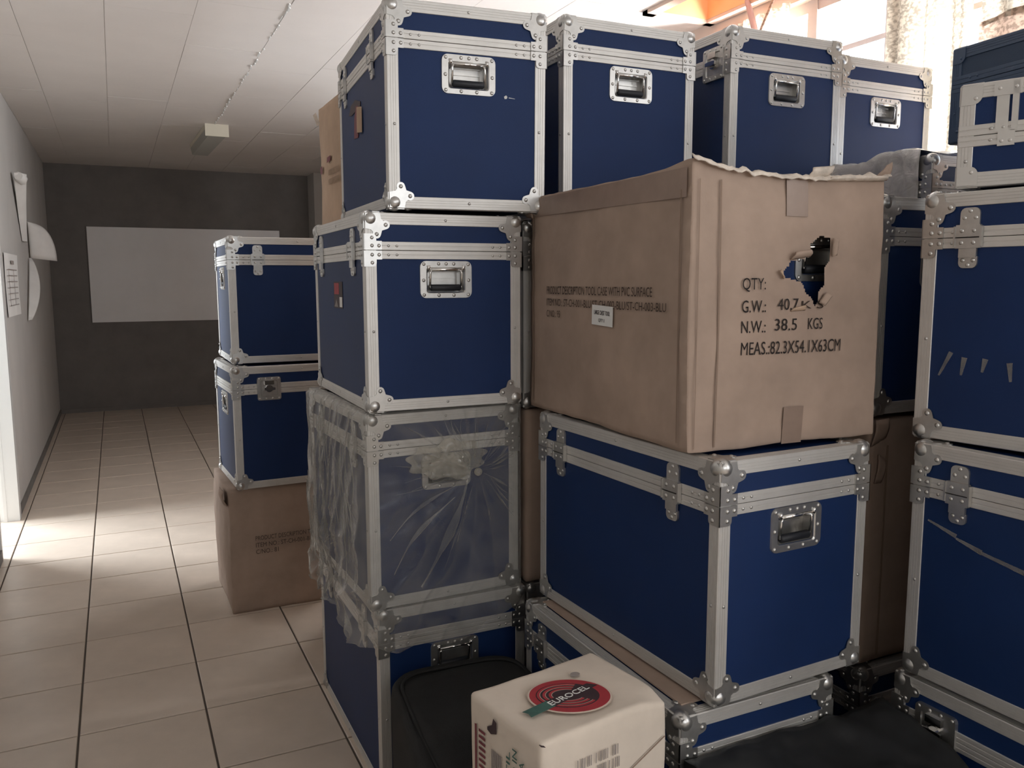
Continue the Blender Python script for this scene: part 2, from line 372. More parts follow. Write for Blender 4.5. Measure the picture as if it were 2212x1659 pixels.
bm = bmesh.new(); prism(bm, [(-.085, -.035), (.085, -.035), (.07, -.098), (-.07, -.098)], -.59, .59, Matrix(((1,0,0,0),(0,0,1,0),(0,1,0,0),(0,0,0,1)))); obj('diffuser', bm, M_DIFF, t)

t = thing('wall_notice', 'sheet of printed paper stuck on the left wall beside the door frame', 'paper notice', (XL+.003, 6.62, 1.48))
bm = bmesh.new(); sheet(bm, lambda u, v: (.002+.014*(v-.5)**2+.01*u*u, -.36+.70*u, -.21+.42*v), 8, 8); obj('sheet', bm, M_PAPER, t)
bm = bmesh.new()
for r in range(7):
    z = .10-.04*r
    box(bm, .0125, -.25, z, .0145, .26, z+.006)
box(bm, .0125, -.25, -.14, .0145, -.244, .10); box(bm, .0125, .05, -.14, .0145, .056, .10); box(bm, .012, -.05, .14, .0145, .10, .165)
obj('printed_table', bm, M_GREY_P, t)
# torn paper curls on the left wall
bm = bmesh.new()
def curl1(u, v):
    z = 1.82+.47*v; y = 7.18+.52*(1-v)+(-.10+.20*u)*(1.1-.3*v)
    return (XL+.006+.075*sin(pi*u)*(.35+.65*v)+.02*v*v, y, z)
sheet(bm, curl1, 10, 14)
tube(bm, [(XL+.05, 7.12, 2.27), (XL+.06, 7.20, 2.26), (XL+.05, 7.30, 2.23)], [.03, .045, .03], 8)
tag(obj('torn_poster', bm, M_PAPER), 'narrow strip of white paper curling off the left wall, upper of the torn papers', 'torn paper')
bm = bmesh.new()
def curl2(u, v):   # upper half-disc bulging into the room
    a = v*pi/2
    x = XL+.012 + (.19*(cos(a)**.75)*u)
    z = 1.70+.30*sin(a)**.9 - .02*u*(1-v)
    y = 8.05 + .14*u*u + .08*(1-v)
    return (x, y, z)
sheet(bm, curl2, 12, 14)
def curl3(u, v):   # lower leaf
    wv = sin(pi*min(1, max(0, v*.93+.05)))**.7
    return (XL+.012+.075*wv*u, 7.55+.48*v+.05*u, 1.20+.50*v)
sheet(bm, curl3, 8, 14)
o = tag(obj('torn_poster', bm, M_PAPER), 'large white paper curling out from the left wall like a fan, beside the notice', 'torn paper')
o.modifiers.new('thickness', 'SOLIDIFY').thickness = .002

# ------------------------------------------------------------------ flight case kit
RW, RT = .029, .0025       # rail flange, thickness
_cache = {}
def cached(key, fn, mt):
    if key not in _cache:
        bm = fn(); me = bpy.data.meshes.new(key[0]); bm.to_mesh(me); bm.free(); me.materials.append(mt); _cache[key] = me
    return _cache[key]
def rail_mesh(l):
    bm = bmesh.new(); g = .0008; t = RT
    fl = []
    for a, b in ((.006, .0075), (.0125, .014), (.019, .0205)): fl += [(a, -t), (a+.0003, -t+g), (b-.0003, -t+g), (b, -t)]
    pts = [(-t*.3, -t)] + fl + [(RW-.001, -t), (RW, -t*.6), (RW, 0), (0, 0), (0, RW), (-t*.6, RW), (-t, RW-.001)] + [(y, x) for x, y in reversed(fl)] + [(-t, -t*.3)]
    prism(bm, pts, 0, l); return bm
def strip_mesh(l, h):
    bm = bmesh.new(); t = .0032
    pts = [(-t*.7, 0), (-t, .001), (-t, h*.42), (-t+.0008, h*.45), (-t+.0008, h*.55), (-t, h*.58), (-t, h-.001), (-t*.7, h), (0, h), (0, 0)]
    # (n, v) profile extruded along u: map x->-n(y), y->v(z), z->u(x)
    vs = prism(bm, pts, 0, l, Matrix(((0,0,1,0),(1,0,0,0),(0,1,0,0),(0,0,0,1)))); return bm
def cap_mesh():
    bm = bmesh.new(); sphere(bm, (.0155, .0155, .0155), .0195, 20, 12)
    for M in (Matrix(((1,0,0,0),(0,1,0,0),(0,0,-1,0),(0,0,0,1))), Matrix(((0,1,0,0),(0,0,-1,0),(1,0,0,0),(0,0,0,1))), Matrix(((0,0,-1,0),(1,0,0,0),(0,1,0,0),(0,0,0,1)))):
        prism(bm, [(.001, .001), (.042, .001), (.042, .024)] + arc(.024, .024, .018, 0, 90, 5) + [(.001, .042)], .0026, .0042, M); dome(bm, .029, .029, .0042, .0045, M)
    bmesh.ops.recalc_face_normals(bm, faces=bm.faces); return bm
PLATE = [(.000, .000), (.040, -.001), (.043, .015)] + arc(.055, .030, .0115, -120, 75, 7) + [(.045, .045)] + arc(.030, .055, .0115, 15, 210, 7) + [(.015, .043), (-.001, .040)]
def ball_mesh(ball=True):
    bm = bmesh.new()
    for M in (Matrix(((1,0,0,0),(0,1,0,0),(0,0,-1,0),(0,0,0,1))), Matrix(((0,1,0,0),(0,0,-1,0),(1,0,0,0),(0,0,0,1))), Matrix(((0,0,-1,0),(1,0,0,0),(0,1,0,0),(0,0,0,1)))):
        prism(bm, PLATE, .0026, .0046, M)
        dome(bm, .055, .030, .0046, .0058, M); dome(bm, .030, .055, .0046, .0058, M)
    sphere(bm, (.0135, .0135, .0135), .0235 if ball else .019, 24, 14)
    bmesh.ops.recalc_face_normals(bm, faces=bm.faces); return bm
def brace_mesh():
    # hugging a vertical edge; arms along +x (face y=0, outward -y) and +y (face x=0, outward -x); z up from the seam
    P = [(-.0062, .0012), (.043, .0012), (.043, .0245), (.028, .0245)] + arc(.0185, .034, .0095, 0, 90, 4) + [(-.0062, .0435)]
    bm = bmesh.new()
    for M in (Matrix(((1,0,0,0),(0,0,-1,0),(0,1,0,0),(0,0,0,1))), Matrix(((0,0,-1,0),(1,0,0,0),(0,1,0,0),(0,0,0,1)))):
        prism(bm, P, .0038, .0062, M)
        for u, v in ((.016, .012), (.035, .012), (.016, .033)): dome(bm, u, v, .0062, .0052, M)
    bmesh.ops.recalc_face_normals(bm, faces=bm.faces); return bm
HW, HH, HOW, HOH = .153, .103, .110, .066          # handle plate and opening
def handle_plate():
    bm = bmesh.new()
    out = rrect(-HW/2, -HH/2, HW/2, HH/2, .017, 5); inn = rrect(-HOW/2, -HOH/2-.002, HOW/2, HOH/2-.002, .007, 5)
    lev = lambda pts, n: [bm.verts.new((u, v, n)) for u, v in pts]
    o0, o1 = lev(out, 0), lev([(u*.985, v*.98) for u, v in out], .0035); i1, i1b, i0 = lev([(u*1.05, v*1.07) for u, v in inn], .0035), lev(inn, .001), lev([(u*.96, v*.95) for u, v in inn], -.030)
    n = len(out)
    for a, b in ((o0, o1), (o1, i1), (i1, i1b), (i1b, i0)):
        for k in range(n): bm.faces.new((a[k], a[(k+1) % n], b[(k+1) % n], b[k])).smooth = False
    bm.faces.new(i0)
    box(bm, -.040, .004, -.030, .040, .008, -.026); box(bm, -.044, .020, -.030, .044, .023, -.022)
    for u, v in ((-.065, -.042), (-.022, -.043), (.022, -.043), (.065, -.042), (-.066, -.002), (.066, -.002), (-.065, .042), (-.022, .043), (0, .043), (.022, .043), (.065, .042)):
        dome(bm, u, v, .0035, .0052)
    bmesh.ops.recalc_face_normals(bm, faces=bm.faces); return bm
def handle_bail():
    bm = bmesh.new()
    a = HOW/2-.009
    tube(bm, [(-a, -.022, -.002), (-a, .018, .002), (-a+.003, .026, .002)], .0033)
    tube(bm, [(a, -.022, -.002), (a, .018, .002), (a-.003, .026, .002)], .0033)
    tube(bm, [(-a-.004, .0275, .001), (a+.004, .0275, .001)], .0048)
    for s in (-1, 1): tube(bm, [(s*(a+.004), .026, .002), (s*(a+.006), .039, .004)], .005)
    return bm
def handle_grip():
    bm = bmesh.new(); a = HOW/2-.010
    tube(bm, [(-a, -.0225, -.004), (-a+.004, -.0225, -.004), (a-.004, -.0225, -.004), (a, -.0225, -.004)], [.006, .0095, .0095, .006], 12); return bm
def latch_mesh():
    bm = bmesh.new()
    prism(bm, [(-.021, .018), (.021, .018), (.021, .048)]+arc(.009, .052, .012, 0, 90, 4)+arc(-.009, .052, .012, 90, 180, 4)+[(-.021, .048)], .0004, .0055)
    box(bm, -.026, .001, .0034, .026, .027, .0125); box(bm, -.026, -.024, .0034, .026, -.002, .0125)
    box(bm, -.030, -.020, .004, -.026, .024, .0145); box(bm, .026, -.020, .004, .030, .024, .0145)
    box(bm, -.019, -.044, .003, .019, -.024, .0095)
    prism(bm, [(-.020, -.042), (-.020, -.050)]+arc(-.009, -.056, .011, 180, 270, 4)+arc(.009, -.056, .011, 270, 360, 4)+[(.020, -.050), (.020, -.042)], .0004, .0055)
    for u, v, n in ((0, .057, .0055), (-.012, .042, .0055), (.012, .042, .0055), (-.013, .014, .0125), (.013, .014, .0125), (-.013, -.012, .0125), (.013, -.012, .0125), (-.011, -.050, .0055), (.011, -.050, .0055), (0, -.060, .0055)):
        dome(bm, u, v, n, .0048)
    bmesh.ops.recalc_face_normals(bm, faces=bm.faces); return bm
def butterfly_plate():
    bm = bmesh.new(); s = .052
    out = rrect(-s, -s, s, s, .010, 3); inn = rrect(-s+.016, -s+.016, s-.016, s-.016, .006, 3)
    lev = lambda pts, n: [bm.verts.new((u, v, n)) for u, v in pts]
    o0, o1, i1, i0 = lev(out, 0), lev([(u*.98, v*.98) for u, v in out], .0085), lev(inn, .0085), lev([(u*.94, v*.94) for u, v in inn], .0045)
    n = len(out)
    for a, b in ((o0, o1), (o1, i1), (i1, i0)):
        for k in range(n): bm.faces.new((a[k], a[(k+1) % n], b[(k+1) % n], b[k]))
    bm.faces.new(i0)
    for u in (-.042, -.014, .014, .042):
        for v in (-.044, .044): dome(bm, u, v, .0085, .005)
    bmesh.ops.recalc_face_normals(bm, faces=bm.faces); return bm
def butterfly_key():
    bm = bmesh.new()
    prism(bm, arc(0, 0, .016, 0, 345, 14), .0045, .012)
    prism(bm, [(-.024, -.005), (-.010, -.007), (.010, -.007), (.024, -.005), (.024, .005), (.010, .007), (-.010, .007), (-.024, .005)], .012, .022)
    box(bm, -.020, .018, .0045, .020, .036, .016); return bm
def frame_of(face, W, L, H):
    O, U, N = {'F': ((0,0,0), (1,0,0), (0,-1,0)), 'L': ((0,L,0), (0,-1,0), (-1,0,0)), 'R': ((W,0,0), (0,1,0), (1,0,0)), 'B': ((W,L,0), (-1,0,0), (0,1,0))}[face]
    U, N = Vector(U), Vector(N)
    return Matrix(((U.x, 0, N.x, O[0]), (U.y, 0, N.y, O[1]), (U.z, 1, N.z, O[2]), (0, 0, 0, 1)))
def axes(X, Y, Z, O): return Matrix(((X[0], Y[0], Z[0], O[0]), (X[1], Y[1], Z[1], O[1]), (X[2], Y[2], Z[2], O[2]), (0, 0, 0, 1)))
def shell_mesh(W, L, z0, z1, holes, H):
    """box between z0 and z1; holes: list of (face, u0, v0, u1, v1)"""
    bm = bmesh.new()
    for face in 'FLRB':
        M = frame_of(face, W, L, H); wid = W if face in 'FB' else L
        hs = [h for h in holes if h[0] == face and z0 < h[2] and h[4] < z1]
        us, vs = [0, wid], [z0, z1]
        for h in hs: us += [h[1], h[3]]; vs += [h[2], h[4]]
        us, vs = sorted(us), sorted(vs)
        for a, b in zip(us, us[1:]):
            for c, d in zip(vs, vs[1:]):
                if any(h[1]-1e-6 <= a and b <= h[3]+1e-6 and h[2]-1e-6 <= c and d <= h[4]+1e-6 for h in hs): continue
                bm.faces.new([bm.verts.new(M @ Vector((p[0], p[1], 0))) for p in ((a, c), (b, c), (b, d), (a, d))])
    for z, rev in ((z0, True), (z1, False)):
        q = [(0, 0, z), (W, 0, z), (W, L, z), (0, L, z)]
        bm.faces.new([bm.verts.new(p) for p in (reversed(q) if rev else q)])
    bmesh.ops.remove_doubles(bm, verts=bm.verts, dist=1e-5); return bm
def make_case(label, x, y, z, yawd, W, L, H, lid=.097, handles=('F', 'B'), latches=(), butterflies=(), hz=None, group=None, tilt=None, balls_top=True, mats=None, name='flight_case', hu=0, plain=False):
    mb, mr = mats if mats else (M_BLUE, M_ALU)
    t = thing(name, label, 'flight case', (x, y, z), radians(yawd), group)
    if tilt: t.rotation_euler = (tilt[0], tilt[1], radians(yawd))
    s = H-lid; rd = lambda v: round(v, 3)
    hz = hz if hz is not None else s-.078
    holes = []
    for f in handles:
        wid = W if f in 'FB' else L
        holes.append((f, wid/2+hu-HOW/2+.001, hz-HOH/2-.001, wid/2+hu+HOW/2-.001, hz+HOH/2-.003))
    obj('body_panel', shell_mesh(W, L, .0015, s-.0008, holes, H), mb, t)
    obj('lid_panel', shell_mesh(W, L, s+.0008, H-.0015, [], H), mb, t)
    X, Y, Z = (1,0,0), (0,1,0), (0,0,1); nX, nY, nZ = (-1,0,0), (0,-1,0), (0,0,-1)
    def rail(l, d1, d2, o):
        d3 = Vector(d1).cross(Vector(d2))
        obj('edge_rail', cached(('edge_rail', rd(l), mr.name), lambda: rail_mesh(l), mr), None, t, axes(d1, d2, d3, o))
    for zz, zl in ((0, s), (s, lid)):
        rail(zl, X, Y, (0, 0, zz)); rail(zl, Y, nX, (W, 0, zz)); rail(zl, nX, nY, (W, L, zz)); rail(zl, nY, X, (0, L, zz))
    rail(W, Y, Z, (0, 0, 0)); rail(W, Z, nY, (0, L, 0)); rail(L, Z, X, (0, 0, 0)); rail(L, nX, Z, (W, 0, 0))
    rail(W, nZ, Y, (0, 0, H)); rail(W, nY, nZ, (0, L, H)); rail(L, X, nZ, (0, 0, H)); rail(L, nZ, nX, (W, 0, H))
    sh = .0225
    for f in 'FLRB':
        M = frame_of(f, W, L, H); wid = W if f in 'FB' else L
        for v0 in (s+.0006, s-.0006-sh):
            me = cached(('seam_rail', rd(wid), mr.name), lambda: strip_mesh(wid, sh), mr)
            # strip local: x along u, y outward is -y, z up -> face frame (u, v, n)
            S = Matrix(((1,0,0,0),(0,0,1,v0),(0,-1,0,0),(0,0,0,1)))
            obj('seam_rail', me, None, t, M @ S)
    bmesh_ball = cached(('ball_corner', 1), ball_mesh, M_STEEL)
    bmesh_cap = cached(('ball_corner', 0), lambda: ball_mesh(False), mr)
    for cx, cy, cz in [(a, b, c) for a in (0, 1) for b in (0, 1) for c in (0, 1)]:
        dx, dy, dz = (X if not cx else nX), (Y if not cy else nY), (Z if not cz else nZ)
        if Vector(dx).cross(Vector(dy)).dot(Vector(dz)) < 0: dx, dy = dy, dx
        me = bmesh_ball if (balls_top or not cz) else bmesh_cap
        if plain: me = cached(('corner_cap', mr.name), cap_mesh, mr)
        obj('ball_corner', me, None, t, axes(dx, dy, dz, (cx*W, cy*L, cz*H)))
    br = cached(('corner_brace',), brace_mesh, M_STEEL)
    for (o, d1, d2) in () if plain else (((0, 0), X, Y), ((W, 0), Y, nX), ((W, L), nX, nY), ((0, L), nY, X)):
        obj('corner_brace', br, None, t, axes(d1, d2, Z, (o[0], o[1], s)))
        obj('corner_brace', br, None, t, axes(d2, d1, nZ, (o[0], o[1], s)))
    # small rivets along rails
    bm = bmesh.new()
    for f in 'FLRB':
        M = frame_of(f, W, L, H); wid = W if f in 'FB' else L
        pts = [(wid*.5, H-.0145), (wid*.5, .0145), (.016, s*.5), (wid-.016, s*.5)]
        for e in (.062, .085): pts += [(e, s+.012), (e, s-.012), (wid-e, s+.012), (wid-e, s-.012)]
        for u, v in pts: dome(bm, u, v, .0030, .0042, M, seg=6)
    o = obj('rail_rivets', bm, M_STEEL, t); o['kind'] = 'stuff'
    for f in handles:
        M = frame_of(f, W, L, H); wid = W if f in 'FB' else L
        h = obj('handle', cached(('handle',), handle_plate, M_STEEL), None, t, M @ Matrix.Translation((wid/2+hu, hz, 0)))
        h['label'] = 'recessed steel carry handle'
        obj('handle_bail', cached(('handle_bail',), handle_bail, M_CHROME), None, h)
        obj('handle_grip', cached(('handle_grip',), handle_grip, M_RUBBER), None, h)
    for f, u in latches:
        obj('lid_latch', cached(('lid_latch',), latch_mesh, M_STEEL), None, t, frame_of(f, W, L, H) @ Matrix.Translation((u, s, 0)))
    for f, u in butterflies:
        b = obj('butterfly_latch', cached(('butterfly_latch',), butterfly_plate, M_STEEL), None, t, frame_of(f, W, L, H) @ Matrix.Translation((u, s, 0)))
        obj('latch_key', cached(('latch_key',), butterfly_key, M_CHROME), None, b)
    return t

# ------------------------------------------------------------------ cartons
def inpoly(x, y, P):
    c = False; j = len(P)-1
    for i in range(len(P)):
        if (P[i][1] > y) != (P[j][1] > y) and x < (P[j][0]-P[i][0])*(y-P[i][1])/(P[j][1]-P[i][1])+P[i][0]: c = not c
        j = i
    return c
def carton_body(W, L, H, seed=0, bulge=.006, crumple=.004, r=.006, n=26, hole=None, nh=None, top=None, nofront=False):
    bm = bmesh.new(); off = Vector((seed*3.7, seed*1.3, seed*.7)); D = Vector((W, L, H))
    def disp(p):
        q = Vector((min(max(p.x, r), W-r), min(max(p.y, r), L-r), min(max(p.z, r), H-r)))
        d = p-q; out = q + (d.normalized()*r if d.length > 1e-9 else d)
        e = Vector((p.x/W, p.y/L, p.z/H))
        n_ = noise.noise_vector(out*5+off)*crumple + noise.noise_vector(out*17+off)*crumple*.4
        s = [4*t*(1-t) for t in e]
        out = out + n_ * (.4 + .6*(1-min(1, e.z*8)) if False else 1)
        if abs(e.x) < 1e-6: out.x -= bulge*s[1]*s[2]
        if abs(e.x-1) < 1e-6: out.x += bulge*s[1]*s[2]
        if abs(e.y) < 1e-6: out.y -= bulge*s[0]*s[2]
        if abs(e.y-1) < 1e-6: out.y += bulge*s[0]*s[2]
        out.z = max(out.z, .0)
        if top: out.z += top(e)*max(0, (e.z-.8)/.2)
        return out
    for face in range(6):
        ax = face//2; side = face % 2; u, v = [(1, 2), (0, 2), (0, 1)][ax]
        nn = n
        H_ = hole if (face == 2 and hole) else None
        if H_: nn = nh
        vs = {}
        for j in range(nn+1):
            for i in range(nn+1):
                p = Vector((0, 0, 0)); p[ax] = D[ax]*side; p[u] = D[u]*i/nn; p[v] = D[v]*j/nn; vs[i, j] = p
        made = {}
        def V(i, j):
            if (i, j) not in made: made[i, j] = bm.verts.new(disp(vs[i, j]))
            return made[i, j]
        flip = (side == 0) != (ax == 1)
        for j in range(nn):
            for i in range(nn):
                c = (vs[i, j]+vs[i+1, j+1])/2
                if H_ and inpoly(c[u], c[v], H_): continue
                q = [V(i, j), V(i+1, j), V(i+1, j+1), V(i, j+1)]
                f = bm.faces.new(q[::-1] if flip else q); f.smooth = True
    bmesh.ops.remove_doubles(bm, verts=bm.verts, dist=1e-5)
    return bm
def text_bm(s, size, sx=1.0, ext=.0003, space=1.0):
    cu = bpy.data.curves.new('t', 'FONT'); cu.body = s; cu.size = size; cu.extrude = ext; cu.space_character = space; cu.resolution_u = 3
    o = bpy.data.objects.new('t', cu); COL.objects.link(o)
    dg = bpy.context.evaluated_depsgraph_get(); dg.update()
    me = bpy.data.meshes.new_from_object(o.evaluated_get(dg)); bm = bmesh.new(); bm.from_mesh(me)
    for v in bm.verts: v.co.x *= sx
    bpy.data.objects.remove(o); bpy.data.curves.remove(cu); bpy.data.meshes.remove(me); return bm
def fit_text(s, width, capheight, space=1.0):
    """text scaled to exactly width x capheight (metres), lower left at 0,0"""
    bm = text_bm(s, 1.0, 1.0, .0003, space)
    xs = [v.co.x for v in bm.verts]; k = width/(max(xs)-min(xs)); x0 = min(xs); ky = capheight/.72
    for v in bm.verts: v.co.x = (v.co.x-x0)*k; v.co.y *= ky
    return bm
def put_text(parent, s, width, cap, M, mt, name='printed_text'):
    return obj(name, fit_text(s, width, cap), mt, parent, M)
def face_M(face, W, L, H, u, v, n=.0, rot=0):
    return frame_of(face, W, L, H) @ Matrix.Translation((u, v, n)) @ Matrix.Rotation(rot, 4, 'Z')
def drape(o, fn):
    for v in o.data.vertices: v.co = fn(v.co)
def carton(label, x, y, z, yawd, W, L, H, mt=None, seed=1, name='cardboard_carton', tape=True, group=None, **k):
    t = thing(name, label, 'carton', (x, y, z), radians(yawd), group)
    b = obj('carton_body', carton_body(W, L, H, seed, **k), mt or M_KRAFT, t)
    b['surf'] = 1
    if tape:
        bm = bmesh.new(); box(bm, W/2-.027, -.0, H+.001, W/2+.027, L, H+.0035)
        obj('packing_tape', bm, M_TAPE, t)
    return t
# ------------------------------------------------------------------ left column: four cases
make_case('bottom blue case of the front left column, behind the black padded bag', .627, 2.193, 0, -.1, .460, .75, .561, latches=[('L', .16), ('L', .6)])
make_case('blue case wrapped in clear plastic, second from the floor in the front left column', .604, 2.181, .5755, 2.0, .464, .62, .553, latches=[('L', .14), ('L', .5)])
A3 = make_case('blue case with small red and black sticker, third up in the front left column', .606, 2.163, 1.1445, -1.2, .450, .67, .531, latches=[('L', .67-.555), ('L', .67-.13)])
A4 = make_case('topmost blue case of the front left column, with a torn label on its left side', .674, 2.16, 1.6925, -5.3, .443, .79, .529, latches=[('L', .79-.66), ('L', .79-.19)], tilt=(.02, 0))
# sticker on A3
t = A3; L_ = .67
def Lm(L, y, z, n=.0012): return frame_of('L', 1, L, 1) @ Matrix.Translation((L-y, z, n))
bm = bmesh.new(); box(bm, 0, 0, 0, .115, .080, .0006); o = obj('sticker', bm, M_DK, t, Lm(L_, .393, .271)); o['label'] = 'small dark sticker with red and white print'
obj('sticker_print', boxbm(.008, .042, .0006, .07, .076, .0012), M_RED, o); obj('sticker_print', boxbm(.078, .004, .0006, .11, .034, .0012), M_LABEL, o)
bm = bmesh.new(); prism(bm, [(.006, .004), (.055, .004), (.034, .028), (.024, .016)], .0006, .0012); obj('sticker_print', bm, M_GREY_P, o)
# torn label on A4 left side and a chip on its front
t = A4
bm = bmesh.new(); prism(bm, [(.0, .105), (.04, .13), (.12, .135), (.21, .115), (.2, .09), (.12, .10), (.05, .098)], 0, .0012); obj('torn_label', bm, M_DK, t, Lm(.79, .60, .225))
bm = bmesh.new(); prism(bm, [(.05, .0), (.12, -.005), (.15, .05), (.13, .09), (.09, .095), (.06, .06)], 0, .0015); obj('torn_label', bm, M_REDD, t, Lm(.79, .56, .245))
bm = bmesh.new(); sheet(bm, lambda u, v: (.160+.040*u, .0+.075*v, .003+.012*sin(pi*u)), 6, 4); obj('torn_label', bm, M_KRAFT_L, t, Lm(.79, .56, .245))['label'] = 'peeling pale strip of the torn label'
bm = bmesh.new(); prism(bm, [(0, 0), (.006, .001), (.008, .006), (.004, .010), (-.002, .006)], 0, .0012); prism(bm, [(.012, .003), (.030, .002), (.030, .003), (.012, .005)], 0, .0008)
obj('paint_chip', bm, M_CHIP, t, frame_of('F', .443, .79, .529) @ Matrix.Translation((.325, .300, 0)))

# plastic bag over the second case
def film_bag():
    bm = bmesh.new(); W, L, H = .464, .62, .553
    per = [('L', L), ('F', W), ('R', L), ('B', W)]
    def crease(x): return (1-abs(sin(x)))**2.2      # sharp ridges
    def fold(face, u, v):
        if face == 'F':
            du, dv = u-.315, v-.375; th = math.atan2(dv, du); rr = math.hypot(du, dv)
            a = .013*(crease(th*5.5+.8*sin(th*3)+rr*2)+.6*crease(th*11+rr*5+1))*min(1, rr/.08)*math.exp(-rr*2.6)
            w = .010*crease((u*.8-v*.55)*30+3*noise.noise(Vector((u*5, v*5, 1))))*max(0, min(1, (.36-v)/.2))*max(0, min(1, (.36-u)/.15))
            return .010+a+w+.012*math.exp(-(rr/.05)**2)+.004*noise.noise(Vector((u*14, v*14, 2)))
        if face == 'L':
            k = noise.noise(Vector((u*4, v*3, 9)))
            a = .024*crease(u*19+v*3.5+2.2*k)*(.35+.65*(.5+.5*sin(v*6+u*5)))+.010*crease(u*47-v*9+4*k)
            d = .016*crease((u*.7+v)*17+3*k)*max(0, min(1, (.30-v)/.2))
            return .012+a+d+.014*sin(pi*min(1, max(0, v/H)))+.005*noise.noise(Vector((u*16, v*12, 7)))
        return .014+.006*sin(u*40)
    # perimeter samples: face, u
    cols = []
    for face, wid in per:
        n = 110 if face in 'LF' else 16
        for i in range(n): cols.append((face, wid*i/n, wid))
    rows = [-.135+i*(.135+H+.012)/110 for i in range(111)]
    vs = []
    for v in rows:
        row = []
        for face, u, wid in cols:
            M = frame_of(face, W, L, H)
            n = fold(face, u, v)
            e = min(u, wid-u)/wid
            if e < .05: n = n*(e/.05)+.013*(1-e/.05)
            z = v
            if v < 0:
                prof = {'F': .10+.035*sin(pi*u/W)+.01*sin(u*31) - .06*max(0, (u/W-.55))/.45, 'L': .050+.055*(u/L)+.008*sin(u*15), 'R': .04, 'B': .04}[face]
                z = max(v, -prof)
                n = max(n, .012)+.016*min(1, -z/.05)+.006*sin(u*45+z*60)
            if v > H: n *= .45
            P = M @ Vector((u, z, n)); row.append(bm.verts.new(P))
        vs.append(row)
    m = len(cols)
    for a, b in zip(vs, vs[1:]):
        for i in range(m):
            q = (a[i], a[(i+1) % m], b[(i+1) % m], b[i])
            if (q[0].co-q[3].co).length < 1e-6 and (q[1].co-q[2].co).length < 1e-6: continue
            bm.faces.new(q).smooth = True
    # turned-over rim on top
    top = vs[-1]; inner = [bm.verts.new(v.co + ((Vector((W/2, L/2, v.co.z))-v.co)*.12)) for v in top]
    for i in range(m): bm.faces.new((top[i], top[(i+1) % m], inner[(i+1) % m], inner[i])).smooth = True
    bmesh.ops.remove_doubles(bm, verts=bm.verts, dist=1e-5)
    return bm
bag = tag(obj('plastic_bag', film_bag(), M_FILM), 'clear creased plastic bag pulled over the second blue case of the front left column', 'plastic bag')
bag.location = (.604, 2.181, .5755); bag.rotation_euler = (0, 0, radians(2.0))
# crumpled clump of film at the handle
bm = bmesh.new()
def clump(u, v):
    th = u*2*pi; rr = v*(1+.28*noise.noise(Vector((cos(th)*1.3, sin(th)*1.3, 3)))+.10*sin(th*9))
    x = -.035+.125*rr*cos(th); z = .030+.055*rr*sin(th)-.25*max(0, x)*0
    pinch = math.hypot(x-.055, z+.02)
    n = .014+.018*(1-v*v)+.010*(1-abs(sin(math.atan2(z+.02, x-.055)*7)))**2*min(1, pinch/.03)+.008*noise.noise(Vector((x*30, z*30, 4)))
    return (.265+x, -max(.006, n), .385+z)
sheet(bm, clump, 72, 16)
bmesh.ops.remove_doubles(bm, verts=bm.verts, dist=1e-5)
sphere(bm, (.322, -.026, .368), .012, 10, 8)
obj('film_clump', bm, M_FILM3, bag)['label'] = 'bunched milky fold of plastic'

bm = bmesh.new(); rr_ = random.Random(4)  # milky strips that imitate highlights along the film folds
def streak(a, b, w, lift, bow):
    a, b = Vector(a), Vector(b); d = (b-a); n = Vector((-d.y, d.x)).normalized()
    vs_ = []
    for i in range(9):
        t_ = i/8; p = a+d*t_+n*bow*sin(pi*t_); ww = w*sin(pi*min(1, .08+t_*.9))*(.6+.4*sin(t_*9+lift*900))
        z = lift+.004*sin(t_*7)
        vs_.append((bm.verts.new(FB @ Vector((p.x-n.x*ww, p.y-n.y*ww, z))), bm.verts.new(FB @ Vector((p.x, p.y, z+w*.7))), bm.verts.new(FB @ Vector((p.x+n.x*ww, p.y+n.y*ww, z)))))
    for q, r_ in zip(vs_, vs_[1:]):
        for k in (0, 1): bm.faces.new((q[k], q[k+1], r_[k+1], r_[k])).smooth = True
FB = frame_of('F', .464, .62, .553)
for k in range(34):
    th = rr_.uniform(0, 2*pi); r0 = rr_.uniform(.03, .07); r1 = r0+rr_.uniform(.06, .24)
    a = (.31+r0*cos(th), .37+r0*sin(th)); b = (.31+r1*cos(th), .37+r1*sin(th))
    b = (min(.44, max(.03, b[0])), min(.53, max(.02, b[1])))
    streak(a, b, rr_.uniform(.0012, .004), .017, rr_.uniform(-.01, .01))
streak((.29, .35), (.14, .05), .016, .018, .02); streak((.27, .34), (.05, .20), .006, .018, -.02); streak((.25, .30), (.06, .10), .008, .018, -.02)
FB = frame_of('L', .464, .62, .553)
for k in range(26):
    u0 = rr_.uniform(.04, .58); v1 = rr_.uniform(.25, .53); v0 = max(.0, v1-rr_.uniform(.10, .34))
    streak((u0, v1), (u0+rr_.uniform(-.03, .07), v0), rr_.uniform(.002, .006), .034, rr_.uniform(-.015, .015))
for k in range(10):
    u0 = rr_.uniform(.2, .56); v0 = rr_.uniform(.0, .12); streak((u0, v0), (u0+rr_.uniform(.02, .08), v0+rr_.uniform(.01, .06)), .003, .034, .004)
o = obj('film_crease_highlights', bm, M_FILM4, bag); o['kind'] = 'stuff'
# back column behind the left one
carton('brown carton standing behind the topmost case of the front left column', .79, 3.07, 1.692, 0, .50, .40, .50, M_KRAFT_L, seed=3)
for z in (0, .846): carton('added brown carton in the hidden back row, blocking window light', .80, 3.06, z, 0, .52, .42, .843, seed=5+z, tape=False, n=6, group='hidden back row cartons')
